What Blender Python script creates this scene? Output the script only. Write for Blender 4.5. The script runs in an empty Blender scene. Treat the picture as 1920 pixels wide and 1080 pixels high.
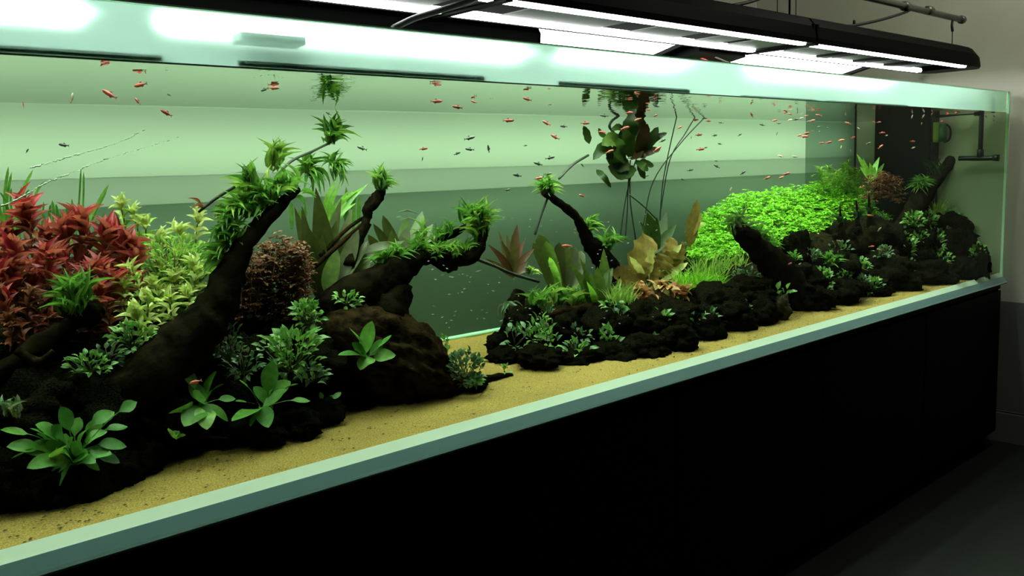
import bpy, bmesh, math, random
import numpy as np
from mathutils import Vector, Matrix, noise

random.seed(7)
np.random.seed(7)
S = bpy.context.scene
COL = S.collection
PI = math.pi

# ------------------------------------------------------------------ camera
F = 1650.0
AX = np.array([0.73430052, -0.11278207, 0.66938998])
AY = np.array([-0.67803659, -0.07435904, 0.73125722])
AZ = np.array([-0.0326975, -0.99083346, -0.13107225])
CAM = np.array([0.0, -1.4913, 1.407])
cd = bpy.data.cameras.new('camera')
cd.sensor_width = 36.0
cd.lens = 36.0 * F / 1920.0
cd.clip_start = 0.02
cam = bpy.data.objects.new('camera', cd)
COL.objects.link(cam)
R_ = (AX[0], AY[0], AZ[0]); D_ = (AX[1], AY[1], AZ[1]); F_ = (AX[2], AY[2], AZ[2])
cam.matrix_world = Matrix(((R_[0], -D_[0], -F_[0], CAM[0]), (R_[1], -D_[1], -F_[1], CAM[1]),
                           (R_[2], -D_[2], -F_[2], CAM[2]), (0, 0, 0, 1)))
S.camera = cam
VR, VU, VF = Vector(R_), -Vector(D_), Vector(F_)

# ------------------------------------------------------------------ world, exposure
w = bpy.data.worlds.new('room_dark')
S.world = w
w.use_nodes = True
w.node_tree.nodes['Background'].inputs[0].default_value = (0.75, 0.9, 0.8, 1)
w.node_tree.nodes['Background'].inputs[1].default_value = 0.02
S.view_settings.view_transform = 'Standard'
S.view_settings.look = 'None'
S.view_settings.gamma = 1.0
S.view_settings.use_curve_mapping = False
S.view_settings.exposure = 0.0
S.cycles.max_bounces = 10
S.cycles.transparent_max_bounces = 24
S.cycles.sample_clamp_indirect = 6.0
TUBE_E = 35.0        # near fixture tubes
PANEL_E = 18.5       # wide open reflectors
STRIP_E = 30.0       # tubes of the long black fixture
BACK_UP = 8.0       # added lamp behind the frosted rear pane, above the upper baffle (W)
BACK_MID = 3.0
BACK_DN = 1.1        # the same below the lower baffle

ADDED_BULB = 20.0           # unseen bulb added to lift the dark walls (W)

# tank measures (metres)
L_TANK, Z0, ZTOP, ZW, ZS = 4.55, 0.798, 1.698, 1.606, 0.848
def yback(x): return 0.872 - 0.0275 * x

# ------------------------------------------------------------------ pixel helpers
def ray(u, v):
    r = np.array([(u - 960) / F, (v - 540) / F, 1.0])
    return np.array([r @ AX, r @ AY, r @ AZ])
def at(u, v, Y):
    r = ray(u, v); return Vector(CAM + r * ((Y - CAM[1]) / r[1]))
def atz(u, v, z):
    r = ray(u, v); return Vector(CAM + r * ((z - CAM[2]) / r[2]))
def atx(u, v, x):
    r = ray(u, v); return Vector(CAM + r * (x / r[0]))
def ppm(P):
    return F / (VF.dot(Vector(P) - Vector(CAM)))

# ------------------------------------------------------------------ materials
def nmat(name):
    m = bpy.data.materials.new(name); m.use_nodes = True
    nt = m.node_tree; nt.nodes.clear()
    out = nt.nodes.new('ShaderNodeOutputMaterial')
    return m, nt, out
def N(nt, t, **kw):
    n = nt.nodes.new(t)
    for k, v in kw.items():
        if hasattr(n, k): setattr(n, k, v)
        else: n.inputs[k].default_value = v
    return n
def c4(c): return (c[0], c[1], c[2], 1)
def plain(name, c, rough=0.6, metal=0.0, nscale=None, c2=None, bump=0.0, spec=0.5):
    m, nt, out = nmat(name)
    p = N(nt, 'ShaderNodeBsdfPrincipled')
    p.inputs['Roughness'].default_value = rough; p.inputs['Metallic'].default_value = metal
    p.inputs['Base Color'].default_value = c4(c)
    p.inputs['Specular IOR Level'].default_value = spec
    if nscale:
        g = N(nt, 'ShaderNodeTexCoord')
        t = N(nt, 'ShaderNodeTexNoise'); t.inputs['Scale'].default_value = nscale; t.inputs['Detail'].default_value = 6
        nt.links.new(g.outputs['Object'], t.inputs['Vector'])
        r = N(nt, 'ShaderNodeValToRGB')
        r.color_ramp.elements[0].position = 0.35; r.color_ramp.elements[1].position = 0.68
        r.color_ramp.elements[0].color = c4(c); r.color_ramp.elements[1].color = c4(c2 or c)
        nt.links.new(t.outputs['Fac'], r.inputs[0]); nt.links.new(r.outputs[0], p.inputs['Base Color'])
        if bump:
            b = N(nt, 'ShaderNodeBump'); b.inputs['Strength'].default_value = bump; b.inputs['Distance'].default_value = 0.01
            nt.links.new(t.outputs['Fac'], b.inputs['Height']); nt.links.new(b.outputs[0], p.inputs['Normal'])
    nt.links.new(p.outputs[0], out.inputs[0])
    return m
def leafmat(name, c1, c2, back=None, trans=0.4, gloss=0.03):
    m, nt, out = nmat(name)
    oi = N(nt, 'ShaderNodeObjectInfo'); ge = N(nt, 'ShaderNodeNewGeometry')
    ad = N(nt, 'ShaderNodeMath', operation='ADD'); fr = N(nt, 'ShaderNodeMath', operation='FRACT')
    nt.links.new(oi.outputs['Random'], ad.inputs[0]); nt.links.new(ge.outputs['Random Per Island'], ad.inputs[1])
    nt.links.new(ad.outputs[0], fr.inputs[0])
    mx = N(nt, 'ShaderNodeMix', data_type='RGBA')
    mx.inputs[6].default_value = c4(c1); mx.inputs[7].default_value = c4(c2)
    nt.links.new(fr.outputs[0], mx.inputs[0])
    col = mx.outputs[2]
    tc = N(nt, 'ShaderNodeTexCoord')
    tn = N(nt, 'ShaderNodeTexNoise'); tn.inputs['Scale'].default_value = 60; tn.inputs['Detail'].default_value = 3
    nt.links.new(ge.outputs['Position'], tn.inputs['Vector'])
    mr = N(nt, 'ShaderNodeMapRange'); mr.inputs[1].default_value = 0.3; mr.inputs[2].default_value = 0.7
    mr.inputs[3].default_value = 0.65; mr.inputs[4].default_value = 1.15
    nt.links.new(tn.outputs['Fac'], mr.inputs[0])
    vm = N(nt, 'ShaderNodeVectorMath', operation='SCALE')
    nt.links.new(col, vm.inputs[0]); nt.links.new(mr.outputs[0], vm.inputs['Scale'])
    col = vm.outputs[0]
    if back:
        mb = N(nt, 'ShaderNodeMix', data_type='RGBA'); mb.inputs[7].default_value = c4(back)
        nt.links.new(ge.outputs['Backfacing'], mb.inputs[0]); nt.links.new(col, mb.inputs[6]); col = mb.outputs[2]
    d = N(nt, 'ShaderNodeBsdfDiffuse'); t = N(nt, 'ShaderNodeBsdfTranslucent'); g = N(nt, 'ShaderNodeBsdfGlossy')
    g.inputs['Roughness'].default_value = 0.45
    nt.links.new(col, d.inputs[0]); nt.links.new(col, t.inputs[0])
    m1 = N(nt, 'ShaderNodeMixShader'); m1.inputs[0].default_value = trans
    nt.links.new(d.outputs[0], m1.inputs[1]); nt.links.new(t.outputs[0], m1.inputs[2])
    m2 = N(nt, 'ShaderNodeMixShader'); m2.inputs[0].default_value = gloss
    nt.links.new(m1.outputs[0], m2.inputs[1]); nt.links.new(g.outputs[0], m2.inputs[2])
    nt.links.new(m2.outputs[0], out.inputs[0])
    return m
def emis(name, c, s):
    m, nt, out = nmat(name)
    e = N(nt, 'ShaderNodeEmission'); e.inputs[0].default_value = c4(c); e.inputs[1].default_value = s
    nt.links.new(e.outputs[0], out.inputs[0]); return m

M = {}
# clear glass: thin sheet, fresnel mirror over a tinted window
def glassmat(name, tint, ior=1.45, rough=0.0, wave=0.0, wscale=3.0):
    m, nt, out = nmat(name)
    fr = N(nt, 'ShaderNodeFresnel'); fr.inputs['IOR'].default_value = ior
    t = N(nt, 'ShaderNodeBsdfTransparent'); t.inputs[0].default_value = c4(tint)
    g = N(nt, 'ShaderNodeBsdfGlossy'); g.inputs['Roughness'].default_value = rough
    mx = N(nt, 'ShaderNodeMixShader')
    nt.links.new(fr.outputs[0], mx.inputs[0]); nt.links.new(t.outputs[0], mx.inputs[1]); nt.links.new(g.outputs[0], mx.inputs[2])
    if wave:
        tc = N(nt, 'ShaderNodeNewGeometry')
        tn = N(nt, 'ShaderNodeTexNoise'); tn.inputs['Scale'].default_value = wscale; tn.inputs['Detail'].default_value = 2
        b = N(nt, 'ShaderNodeBump'); b.inputs['Strength'].default_value = wave; b.inputs['Distance'].default_value = 0.02
        nt.links.new(tc.outputs['Position'], tn.inputs['Vector']); nt.links.new(tn.outputs['Fac'], b.inputs['Height'])
        nt.links.new(b.outputs[0], g.inputs['Normal'])
    nt.links.new(mx.outputs[0], out.inputs[0]); return m
M['glass'] = glassmat('clear_glass', (0.95, 1.0, 0.955), 1.12)
M['water'] = glassmat('water', (0.80, 1.0, 0.77), 1.333, 0.0, 0.07, 14.0)
# fogged glass above the waterline
m, nt, out = nmat('fogged_glass')
tr = N(nt, 'ShaderNodeBsdfTranslucent'); tr.inputs[0].default_value = (0.40, 0.64, 0.53, 1)
df = N(nt, 'ShaderNodeBsdfDiffuse'); df.inputs[0].default_value = (0.32, 0.50, 0.41, 1)
rf = N(nt, 'ShaderNodeBsdfRefraction'); rf.inputs[0].default_value = (0.72, 1.0, 0.86, 1)
rf.inputs['Roughness'].default_value = 0.42; rf.inputs['IOR'].default_value = 1.22
a = N(nt, 'ShaderNodeMixShader'); a.inputs[0].default_value = 0.25
b = N(nt, 'ShaderNodeMixShader'); b.inputs[0].default_value = 0.55
nt.links.new(tr.outputs[0], a.inputs[1]); nt.links.new(df.outputs[0], a.inputs[2])
nt.links.new(a.outputs[0], b.inputs[1]); nt.links.new(rf.outputs[0], b.inputs[2]); nt.links.new(b.outputs[0], out.inputs[0])
M['fog'] = m
def film(name, ct, cd_, mixd):
    m, nt, out = nmat(name)
    t = N(nt, 'ShaderNodeBsdfTranslucent'); t.inputs[0].default_value = c4(ct)
    d = N(nt, 'ShaderNodeBsdfDiffuse'); d.inputs[0].default_value = c4(cd_)
    x = N(nt, 'ShaderNodeMixShader'); x.inputs[0].default_value = mixd
    nt.links.new(t.outputs[0], x.inputs[1]); nt.links.new(d.outputs[0], x.inputs[2]); nt.links.new(x.outputs[0], out.inputs[0])
    return m
M['film'] = film('frosted_film', (0.52, 0.78, 0.47), (0.12, 0.19, 0.11), 0.35)
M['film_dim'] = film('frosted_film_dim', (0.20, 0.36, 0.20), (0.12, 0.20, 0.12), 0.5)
M['side'] = film('frosted_side_film', (0.55, 0.62, 0.45), (0.55, 0.64, 0.42), 0.7)  # greyish green film on the end pane, partly see-through
nt = M['side'].node_tree; x_ = [n for n in nt.nodes if n.type == 'MIX_SHADER'][0]; o_ = [n for n in nt.nodes if n.type == 'OUTPUT_MATERIAL'][0]
t_ = N(nt, 'ShaderNodeBsdfTransparent'); t_.inputs[0].default_value = (0.75, 0.9, 0.72, 1); y_ = N(nt, 'ShaderNodeMixShader'); y_.inputs[0].default_value = 0.35
nt.links.new(x_.outputs[0], y_.inputs[1]); nt.links.new(t_.outputs[0], y_.inputs[2]); nt.links.new(y_.outputs[0], o_.inputs[0])
M['edge'] = plain('glass_edge', (0.65, 0.95, 0.68), 0.25)  # opaque pale green stands in for light carried to the glass edge
M['bead'] = plain('pale_silicone', (0.78, 0.90, 0.76), 0.5)
M['teal'] = plain('teal_glass_edge', (0.17, 0.29, 0.31), 0.4, spec=0.2)  # teal colour stands in for light guided through the bottom glass
M['lip'] = plain('light_lip', (0.27, 0.44, 0.42), 0.4, spec=0.2)
M['brace'] = plain('smoked_brace', (0.05, 0.07, 0.06), 0.4)
M['waterline'] = plain('wet_edge', (0.05, 0.10, 0.06), 0.4)
M['matte'] = plain('matte_black', (0.0008, 0.0009, 0.0008), 0.9, spec=0.0)
M['black'] = plain('black_panel', (0.0016, 0.0018, 0.0016), 0.5, spec=0.03)
M['housing'] = plain('black_lacquer', (0.0018, 0.002, 0.0018), 0.5, spec=0.02)
M['cable'] = plain('black_rubber', (0.008, 0.009, 0.008), 0.6)
M['steel'] = plain('grey_steel', (0.10, 0.11, 0.09), 0.4, 0.6)
M['panel'] = plain('grey_diffuser', (0.022, 0.030, 0.021), 0.6)
M['reflect'] = plain('white_reflector', (0.8, 0.85, 0.8), 0.4)
M['pink'] = plain('pink_wire', (0.6, 0.06, 0.09), 0.5)
M['tube'] = emis('lit_tube', (0.96, 1.0, 0.97), TUBE_E)
M['led'] = emis('lit_panel', (0.96, 1.0, 0.97), PANEL_E)
M['strip'] = emis('lit_strip', (0.96, 1.0, 0.97), STRIP_E)
M['wall'] = plain('grey_wall', (0.50, 0.49, 0.42), 0.85, nscale=3, c2=(0.55, 0.54, 0.47))
M['wall_dark'] = plain('grey_wall_low', (0.15, 0.15, 0.145), 0.8)
M['floor'] = plain('dark_floor', (0.010, 0.012, 0.012), 0.4, nscale=20, c2=(0.015, 0.018, 0.017))
M['rock'] = plain('black_lava', (0.003, 0.0035, 0.002), 0.9, nscale=22, c2=(0.015, 0.014, 0.007), bump=1.0, spec=0.0)
M['rock_olive'] = plain('olive_lava', (0.015, 0.014, 0.005), 0.85, nscale=18, c2=(0.05, 0.042, 0.012), bump=0.9, spec=0.2)
M['wood'] = plain('wet_wood', (0.0025, 0.0025, 0.0015), 0.85, nscale=30, c2=(0.013, 0.0105, 0.005), bump=1.0, spec=0.0)
M['wood_brown'] = plain('brown_wood', (0.0035, 0.0028, 0.0015), 0.85, nscale=34, c2=(0.030, 0.018, 0.008), bump=1.0, spec=0.0)
M['soil'] = plain('dark_soil', (0.004, 0.004, 0.002), 0.95, nscale=60, c2=(0.018, 0.015, 0.007), bump=1.0, spec=0.0)
# sand
m, nt, out = nmat('yellow_sand')
p = N(nt, 'ShaderNodeBsdfPrincipled'); p.inputs['Roughness'].default_value = 0.9; p.inputs['Specular IOR Level'].default_value = 0.15
g = N(nt, 'ShaderNodeNewGeometry')
t1 = N(nt, 'ShaderNodeTexNoise'); t1.inputs['Scale'].default_value = 330; t1.inputs['Detail'].default_value = 2
t2 = N(nt, 'ShaderNodeTexNoise'); t2.inputs['Scale'].default_value = 5; t2.inputs['Detail'].default_value = 4
nt.links.new(g.outputs['Position'], t1.inputs['Vector']); nt.links.new(g.outputs['Position'], t2.inputs['Vector'])
r1 = N(nt, 'ShaderNodeValToRGB'); e = r1.color_ramp.elements
e[0].position = 0.3; e[0].color = (0.155, 0.092, 0.016, 1); e[1].position = 0.72; e[1].color = (0.44, 0.31, 0.085, 1)
r2 = N(nt, 'ShaderNodeValToRGB'); e = r2.color_ramp.elements
e[0].position = 0.3; e[0].color = (0.8, 0.82, 0.8, 1); e[1].position = 0.7; e[1].color = (1, 1, 1, 1)
mu = N(nt, 'ShaderNodeMix', data_type='RGBA', blend_type='MULTIPLY'); mu.inputs[0].default_value = 1
nt.links.new(t1.outputs['Fac'], r1.inputs[0]); nt.links.new(t2.outputs['Fac'], r2.inputs[0])
nt.links.new(r1.outputs[0], mu.inputs[6]); nt.links.new(r2.outputs[0], mu.inputs[7]); nt.links.new(mu.outputs[2], p.inputs['Base Color'])
bp = N(nt, 'ShaderNodeBump'); bp.inputs['Strength'].default_value = 0.6; bp.inputs['Distance'].default_value = 0.003
nt.links.new(t1.outputs['Fac'], bp.inputs['Height']); nt.links.new(bp.outputs[0], p.inputs['Normal']); nt.links.new(p.outputs[0], out.inputs[0])
M['sand'] = m
M['red'] = leafmat('red_leaf', (0.22, 0.004, 0.010), (0.44, 0.018, 0.03), (0.52, 0.13, 0.08), 0.3, 0.04)
M['redlow'] = leafmat('rust_leaf', (0.15, 0.012, 0.009), (0.28, 0.075, 0.03), (0.36, 0.15, 0.08), 0.25)
M['yellow'] = leafmat('lime_leaf', (0.52, 0.66, 0.14), (0.78, 0.80, 0.34), None, 0.35)
M['lime'] = leafmat('green_lime_leaf', (0.20, 0.46, 0.05), (0.46, 0.68, 0.13), None, 0.35)
M['grass'] = leafmat('grass_blade', (0.10, 0.30, 0.03), (0.22, 0.42, 0.06), None, 0.5)
M['fern'] = leafmat('fern_leaf', (0.045, 0.18, 0.02), (0.22, 0.44, 0.065), None, 0.4)
M['fernshadow'] = leafmat('shaded_fern_leaf', (0.018, 0.055, 0.012), (0.05, 0.11, 0.025), None, 0.35)  # fern greens darkened, shade put into the colour
M['fernlight'] = leafmat('fern_leaf_light', (0.18, 0.40, 0.04), (0.46, 0.62, 0.13), None, 0.4)
M['broad'] = leafmat('broad_leaf', (0.05, 0.20, 0.025), (0.15, 0.38, 0.055), None, 0.3, 0.03)
M['broadlight'] = leafmat('broad_leaf_light', (0.26, 0.55, 0.06), (0.32, 0.62, 0.10), None, 0.4, 0.06)
M['tuft'] = leafmat('small_leaf', (0.07, 0.26, 0.035), (0.27, 0.52, 0.09), None, 0.3, 0.06)
M['tuftdark'] = leafmat('small_leaf_dark', (0.04, 0.14, 0.04), (0.13, 0.26, 0.08), (0.22, 0.25, 0.14), 0.3, 0.06)
M['sword'] = leafmat('sword_leaf', (0.055, 0.065, 0.012), (0.10, 0.13, 0.022), None, 0.35, 0.05)
M['swordgreen'] = leafmat('sword_leaf_green', (0.07, 0.15, 0.02), (0.16, 0.25, 0.04), None, 0.4, 0.05)
M['swordbright'] = leafmat('sword_leaf_bright', (0.22, 0.55, 0.05), (0.40, 0.75, 0.10), None, 0.5, 0.05)
M['swordred'] = leafmat('sword_leaf_red', (0.14, 0.05, 0.02), (0.13, 0.12, 0.03), None, 0.35, 0.05)
M['lotus'] = leafmat('lotus_leaf', (0.24, 0.18, 0.035), (0.36, 0.25, 0.06), None, 0.35, 0.03)
M['lotusyellow'] = leafmat('lotus_leaf_yellow', (0.62, 0.62, 0.16), (0.70, 0.68, 0.24), None, 0.35, 0.06)
M['rust'] = leafmat('rust_rosette_leaf', (0.40, 0.13, 0.05), (0.60, 0.38, 0.15), None, 0.25)
M['bush'] = leafmat('bush_leaf', (0.20, 0.56, 0.02), (0.42, 0.82, 0.08), None, 0.4)
M['brownbush'] = leafmat('brown_bush_leaf', (0.13, 0.055, 0.025), (0.30, 0.13, 0.07), None, 0.25)
M['pond'] = leafmat('pond_leaf', (0.025, 0.05, 0.008), (0.055, 0.11, 0.015), None, 0.25)
M['pondbrown'] = leafmat('pond_leaf_brown', (0.06, 0.03, 0.01), (0.12, 0.06, 0.02), None, 0.25)
M['stem'] = plain('green_stem', (0.07, 0.10, 0.03), 0.6)
M['stemred'] = plain('red_stem', (0.16, 0.07, 0.03), 0.6)
M['twig'] = plain('dark_twig', (0.012, 0.018, 0.008), 0.7)
M['fish'] = leafmat('orange_fish', (0.66, 0.045, 0.025), (0.80, 0.14, 0.06), None, 0.12, 0.15)
M['fishpale'] = leafmat('pale_fish', (0.75, 0.45, 0.28), (0.85, 0.62, 0.40), None, 0.2, 0.2)
M['fishdark'] = leafmat('dark_fish', (0.02, 0.045, 0.025), (0.05, 0.09, 0.05), None, 0.1, 0.15)
M['fin'] = leafmat('fin', (0.55, 0.22, 0.12), (0.65, 0.30, 0.18), None, 0.6, 0.05)
M['fleck'] = plain('pale_fleck', (0.7, 0.85, 0.65), 0.5)
M['debris'] = plain('dark_crumb', (0.07, 0.05, 0.015), 0.9)
M['cup'] = plain('lime_plastic', (0.24, 0.38, 0.05), 0.35)
M['cupdark'] = plain('green_plastic', (0.05, 0.13, 0.05), 0.35)
M['pipe'] = plain('black_pipe', (0.008, 0.011, 0.010), 0.35)
M['weir'] = plain('black_acrylic', (0.003, 0.006, 0.007), 0.3, spec=0.1)

# ------------------------------------------------------------------ object helpers
def tag(o, label=None, cat=None, group=None, kind=None):
    if label: o['label'] = label
    if cat: o['category'] = cat
    if group: o['group'] = group
    if kind: o['kind'] = kind
    return o
def empty(name, loc, label, cat, group=None):
    o = bpy.data.objects.new(name, None); COL.objects.link(o); o.location = loc
    o.empty_display_size = 0.02
    return tag(o, label, cat, group)
def link(name, me, parent=None, mat=None, loc=None):
    o = bpy.data.objects.new(name, me); COL.objects.link(o)
    if mat is not None and not me.materials: me.materials.append(mat)
    if parent is not None: o.parent = parent
    if loc is not None: o.location = loc
    return o
def pyobj(name, V, Fc, mat, parent=None, smooth=False, loc=None):
    me = bpy.data.meshes.new(name); me.from_pydata([tuple(v) for v in V], [], Fc); me.update()
    if smooth: me.shade_smooth()
    return link(name, me, parent, mat, loc)
BOXF = [(0, 3, 2, 1), (4, 5, 6, 7), (0, 1, 5, 4), (1, 2, 6, 5), (2, 3, 7, 6), (3, 0, 4, 7)]
def box(name, lo, hi, mat, parent=None, off=(0, 0, 0), bev=0.0):
    x0, y0, z0 = (lo[i] - off[i] for i in range(3)); x1, y1, z1 = (hi[i] - off[i] for i in range(3))
    V = [(x0, y0, z0), (x1, y0, z0), (x1, y1, z0), (x0, y1, z0), (x0, y0, z1), (x1, y0, z1), (x1, y1, z1), (x0, y1, z1)]
    o = pyobj(name, V, BOXF, mat, parent)
    if bev:
        b = o.modifiers.new('bevel', 'BEVEL'); b.width = bev; b.segments = 2
    return o
def prism(name, prof, x0, x1, mat, parent=None, off=(0, 0, 0), closed=True, smooth=False):
    n = len(prof)
    V = [(x0 - off[0], p[0] - off[1], p[1] - off[2]) for p in prof] + [(x1 - off[0], p[0] - off[1], p[1] - off[2]) for p in prof]
    Fc = [(i, (i + 1) % n, (i + 1) % n + n, i + n) for i in range(n if closed else n - 1)]
    if closed: Fc += [tuple(range(n - 1, -1, -1)), tuple(range(n, 2 * n))]
    return pyobj(name, V, Fc, mat, parent, smooth)
def crom(P, k=4):
    P = [Vector(p) for p in P]
    if len(P) < 3:
        return [P[0].lerp(P[-1], i / k) for i in range(k + 1)]
    Q = [2 * P[0] - P[1]] + P + [2 * P[-1] - P[-2]]
    o = []
    for i in range(1, len(Q) - 2):
        a, b, c, d = Q[i - 1], Q[i], Q[i + 1], Q[i + 2]
        for j in range(k):
            t = j / k
            o.append(0.5 * ((2 * b) + (c - a) * t + (2 * a - 5 * b + 4 * c - d) * t * t + (3 * b - a - 3 * c + d) * t ** 3))
    o.append(P[-1]); return o
def tubegeo(P, R, ns=8, rough=0.0, seed=0):
    V, Fc = [], []
    n = len(P)
    up = Vector((0.13, 0.31, 0.94)).normalized()
    for i in range(n):
        t = (P[min(i + 1, n - 1)] - P[max(i - 1, 0)]).normalized()
        s = t.cross(up)
        if s.length < 0.05: s = t.cross(Vector((1, 0, 0)))
        s.normalize(); q = s.cross(t)
        for k in range(ns):
            a = 2 * PI * k / ns
            d = s * math.cos(a) + q * math.sin(a)
            r = R[i]
            if rough:
                pt = P[i] + d * r
                f = noise.noise(pt * (0.35 / max(r, 0.004)) + Vector((seed, 0, 0))) + 0.5 * noise.noise(pt * (1.1 / max(r, 0.004)))
                r *= 1 + rough * f
            V.append(P[i] + d * r)
    for i in range(n - 1):
        for k in range(ns):
            a, b = i * ns + k, i * ns + (k + 1) % ns
            Fc.append((a, b, b + ns, a + ns))
    c = len(V); V.append(P[0]); V.append(P[-1])
    for k in range(ns):
        Fc.append((c, (k + 1) % ns, k)); Fc.append((c + 1, (n - 1) * ns + k, (n - 1) * ns + (k + 1) % ns))
    return V, Fc
def tube(name, pts, rad, mat, parent=None, off=None, ns=6, k=4, rough=0.0, seed=0):
    P = crom(pts, k)
    if isinstance(rad, (int, float)): R = [rad] * len(P)
    else:
        rr = crom([Vector((r, 0, 0)) for r in rad], k); R = [max(v.x, 0.0008) for v in rr]
    V, Fc = tubegeo(P, R, ns, rough, seed)
    if off is not None: V = [v - Vector(off) for v in V]
    return pyobj(name, V, Fc, mat, parent, True)
ORD = ['', 'first', 'second', 'third', 'fourth', 'fifth', 'sixth', 'seventh', 'eighth', 'ninth', 'tenth', 'eleventh', 'twelfth',
       'thirteenth', 'fourteenth', 'fifteenth', 'sixteenth', 'seventeenth', 'eighteenth', 'nineteenth', 'twentieth',
       'twenty-first', 'twenty-second', 'twenty-third', 'twenty-fourth', 'twenty-fifth', 'twenty-sixth', 'twenty-seventh',
       'twenty-eighth', 'twenty-ninth', 'thirtieth', 'thirty-first', 'thirty-second', 'thirty-third', 'thirty-fourth', 'thirty-fifth',
       'thirty-sixth', 'thirty-seventh', 'thirty-eighth', 'thirty-ninth', 'fortieth']

# ------------------------------------------------------------------ room
def struct(o, kind='structure'): o['kind'] = kind; return o
def quad(name, V, mat): return pyobj(name, V, [(0, 1, 2, 3)], mat)
WX, WY = 4.64, 1.40
struct(quad('floor', [(-3, -5, 0), (WX, -5, 0), (WX, WY, 0), (-3, WY, 0)], M['floor']))
struct(quad('ceiling', [(-3, -5, 3.0), (-3, WY, 3.0), (WX, WY, 3.0), (WX, -5, 3.0)], M['wall']))
struct(quad('wall_back', [(-3, WY, 0), (WX, WY, 0), (WX, WY, 3), (-3, WY, 3)], M['wall']))
struct(quad('wall_right', [(WX, WY, 0.70), (WX, -5, 0.70), (WX, -5, 3), (WX, WY, 3)], M['wall']))
struct(box('trim_1', (WX - 0.008, -5, 0.155), (WX + 0.02, WY, 0.70), M['wall_dark']))
struct(box('baseboard_right', (WX - 0.02, -5, 0.0), (WX + 0.02, WY, 0.145), M['wall_dark']))

# ------------------------------------------------------------------ stand
cab = empty('aquarium_stand', (2.2, 0.42, 0), 'long black cabinet the aquarium stands on', 'cabinet')
o3 = cab.location
box('body', (-0.6, 0.012, 0.07), (4.535, 0.90, 0.775), M['black'], cab, o3)
box('top_board', (-0.6, 0.004, 0.775), (4.54, 0.90, 0.797), M['black'], cab, o3, 0.003)
box('plinth', (-0.6, 0.05, 0.0), (4.52, 0.88, 0.07), M['black'], cab, o3)
for i in range(6):
    x0 = -0.58 + i * 0.851
    box('door', (x0 + 0.003, -0.004, 0.08), (x0 + 0.848, 0.0118, 0.77), M['black'], cab, o3, 0.002)

# ------------------------------------------------------------------ tank
tank = empty('aquarium', (2.2, 0.42, Z0), 'long rimless glass aquarium planted with red and green plants', 'aquarium')
o3 = tank.location
XL = -0.6
pyobj('front_pane', [Vector(v) - o3 for v in [(XL, 0, Z0), (L_TANK, 0, Z0), (L_TANK, 0, ZTOP), (XL, 0, ZTOP)]], [(0, 1, 2, 3)], M['glass'], tank)
pyobj('fogged_strip', [Vector(v) - o3 for v in [(XL, 0.014, ZW + 0.002), (L_TANK - .01, 0.014, ZW + 0.002), (L_TANK - .01, 0.014, ZTOP), (XL, 0.014, ZTOP)]], [(0, 1, 2, 3)], M['fog'], tank)
box('top_edge', (XL, 0.0, ZTOP), (L_TANK, 0.014, ZTOP + 0.003), M['edge'], tank, o3)
box('corner_edge', (L_TANK - 0.004, 0.0005, Z0 + 0.03), (L_TANK + 0.009, 0.012, ZTOP), M['edge'], tank, o3)
prism('silicone_bead', [(0.016, 0.851), (0.0005, 0.8325), (0.016, 0.825)], XL, L_TANK, M['bead'], tank, o3)
prism('bottom_glass_edge', [(-0.0005, 0.8325), (-0.017, 0.811), (0.004, 0.805), (0.004, 0.8325)], XL, L_TANK + .006, M['teal'], tank, o3)
prism('bottom_lip', [(-0.017, 0.811), (-0.020, 0.806), (-0.018, 0.803), (0.004, 0.803)], XL, L_TANK + .006, M['lip'], tank, o3)
prism('bottom_glass_edge_lower', [(-0.018, 0.803), (-0.010, 0.7975), (0.004, 0.7975), (0.004, 0.803)], XL, L_TANK + .006, M['teal'], tank, o3)
YB0, YBL = yback(XL), yback(4.06)
box('bottom_pane', (XL, 0.02, 0.799), (L_TANK, 0.90, 0.815), M['glass'], tank, o3)
pyobj('rear_pane', [Vector(v) - o3 for v in [(XL, YB0, Z0), (4.06, YBL, Z0), (4.06, YBL, ZTOP), (XL, YB0, ZTOP)]], [(0, 1, 2, 3)], M['film'], tank)
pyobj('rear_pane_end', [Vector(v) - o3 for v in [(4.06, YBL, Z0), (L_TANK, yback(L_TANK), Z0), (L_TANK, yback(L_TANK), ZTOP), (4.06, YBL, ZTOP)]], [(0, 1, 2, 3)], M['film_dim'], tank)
pyobj('side_pane', [Vector(v) - o3 for v in [(L_TANK, 0.012, Z0), (L_TANK, yback(L_TANK), Z0), (L_TANK, yback(L_TANK), ZTOP), (L_TANK, 0.012, ZTOP)]], [(0, 3, 2, 1)], M['side'], tank)
box('rear_corner_seam', (L_TANK - 0.008, yback(L_TANK) - 0.008, 0.83), (L_TANK, yback(L_TANK), ZTOP), M['brace'], tank, o3)
tube('rear_bottom_seam', [(XL, YB0 - 0.004, 0.853), (4.06, YBL - 0.004, 0.853)], 0.008, plain('green_silicone', (0.35, 0.75, 0.45), 0.4), tank, o3)
for (u0, u1) in ((-200, 306), (446, 906), (1044, 1290), (1385, 1530), (1545, 1700)):
    a_, b_ = at(u0, 160, 0.02).x, at(u1, 160, 0.02).x
    pr = [(0.016, ZW + 0.004), (0.016, ZW + 0.014), (0.045, ZW + 0.014), (0.045, ZW + 0.004)]
    if u0 > 1300: pr = [(q[0], ZW + 0.003 + (q[1] - ZW - 0.004) * 0.35) for q in pr]
    prism('cover_brace', pr, a_, b_, M['brace'], tank, o3)
a_, b_ = at(437, 66, 0.06), at(556, 70, 0.06)
box('cover_clip', (a_.x, 0.03, ZW + 0.052), (b_.x, 0.08, ZW + 0.066), M['brace'], tank, o3)
prism('waterline', [(0.0012, ZW - 0.002), (0.0012, ZW + 0.0006), (0.006, ZW + 0.0006), (0.006, ZW - 0.002)], XL, at(1700, 195, 0).x, M['waterline'], tank, o3)
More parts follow.
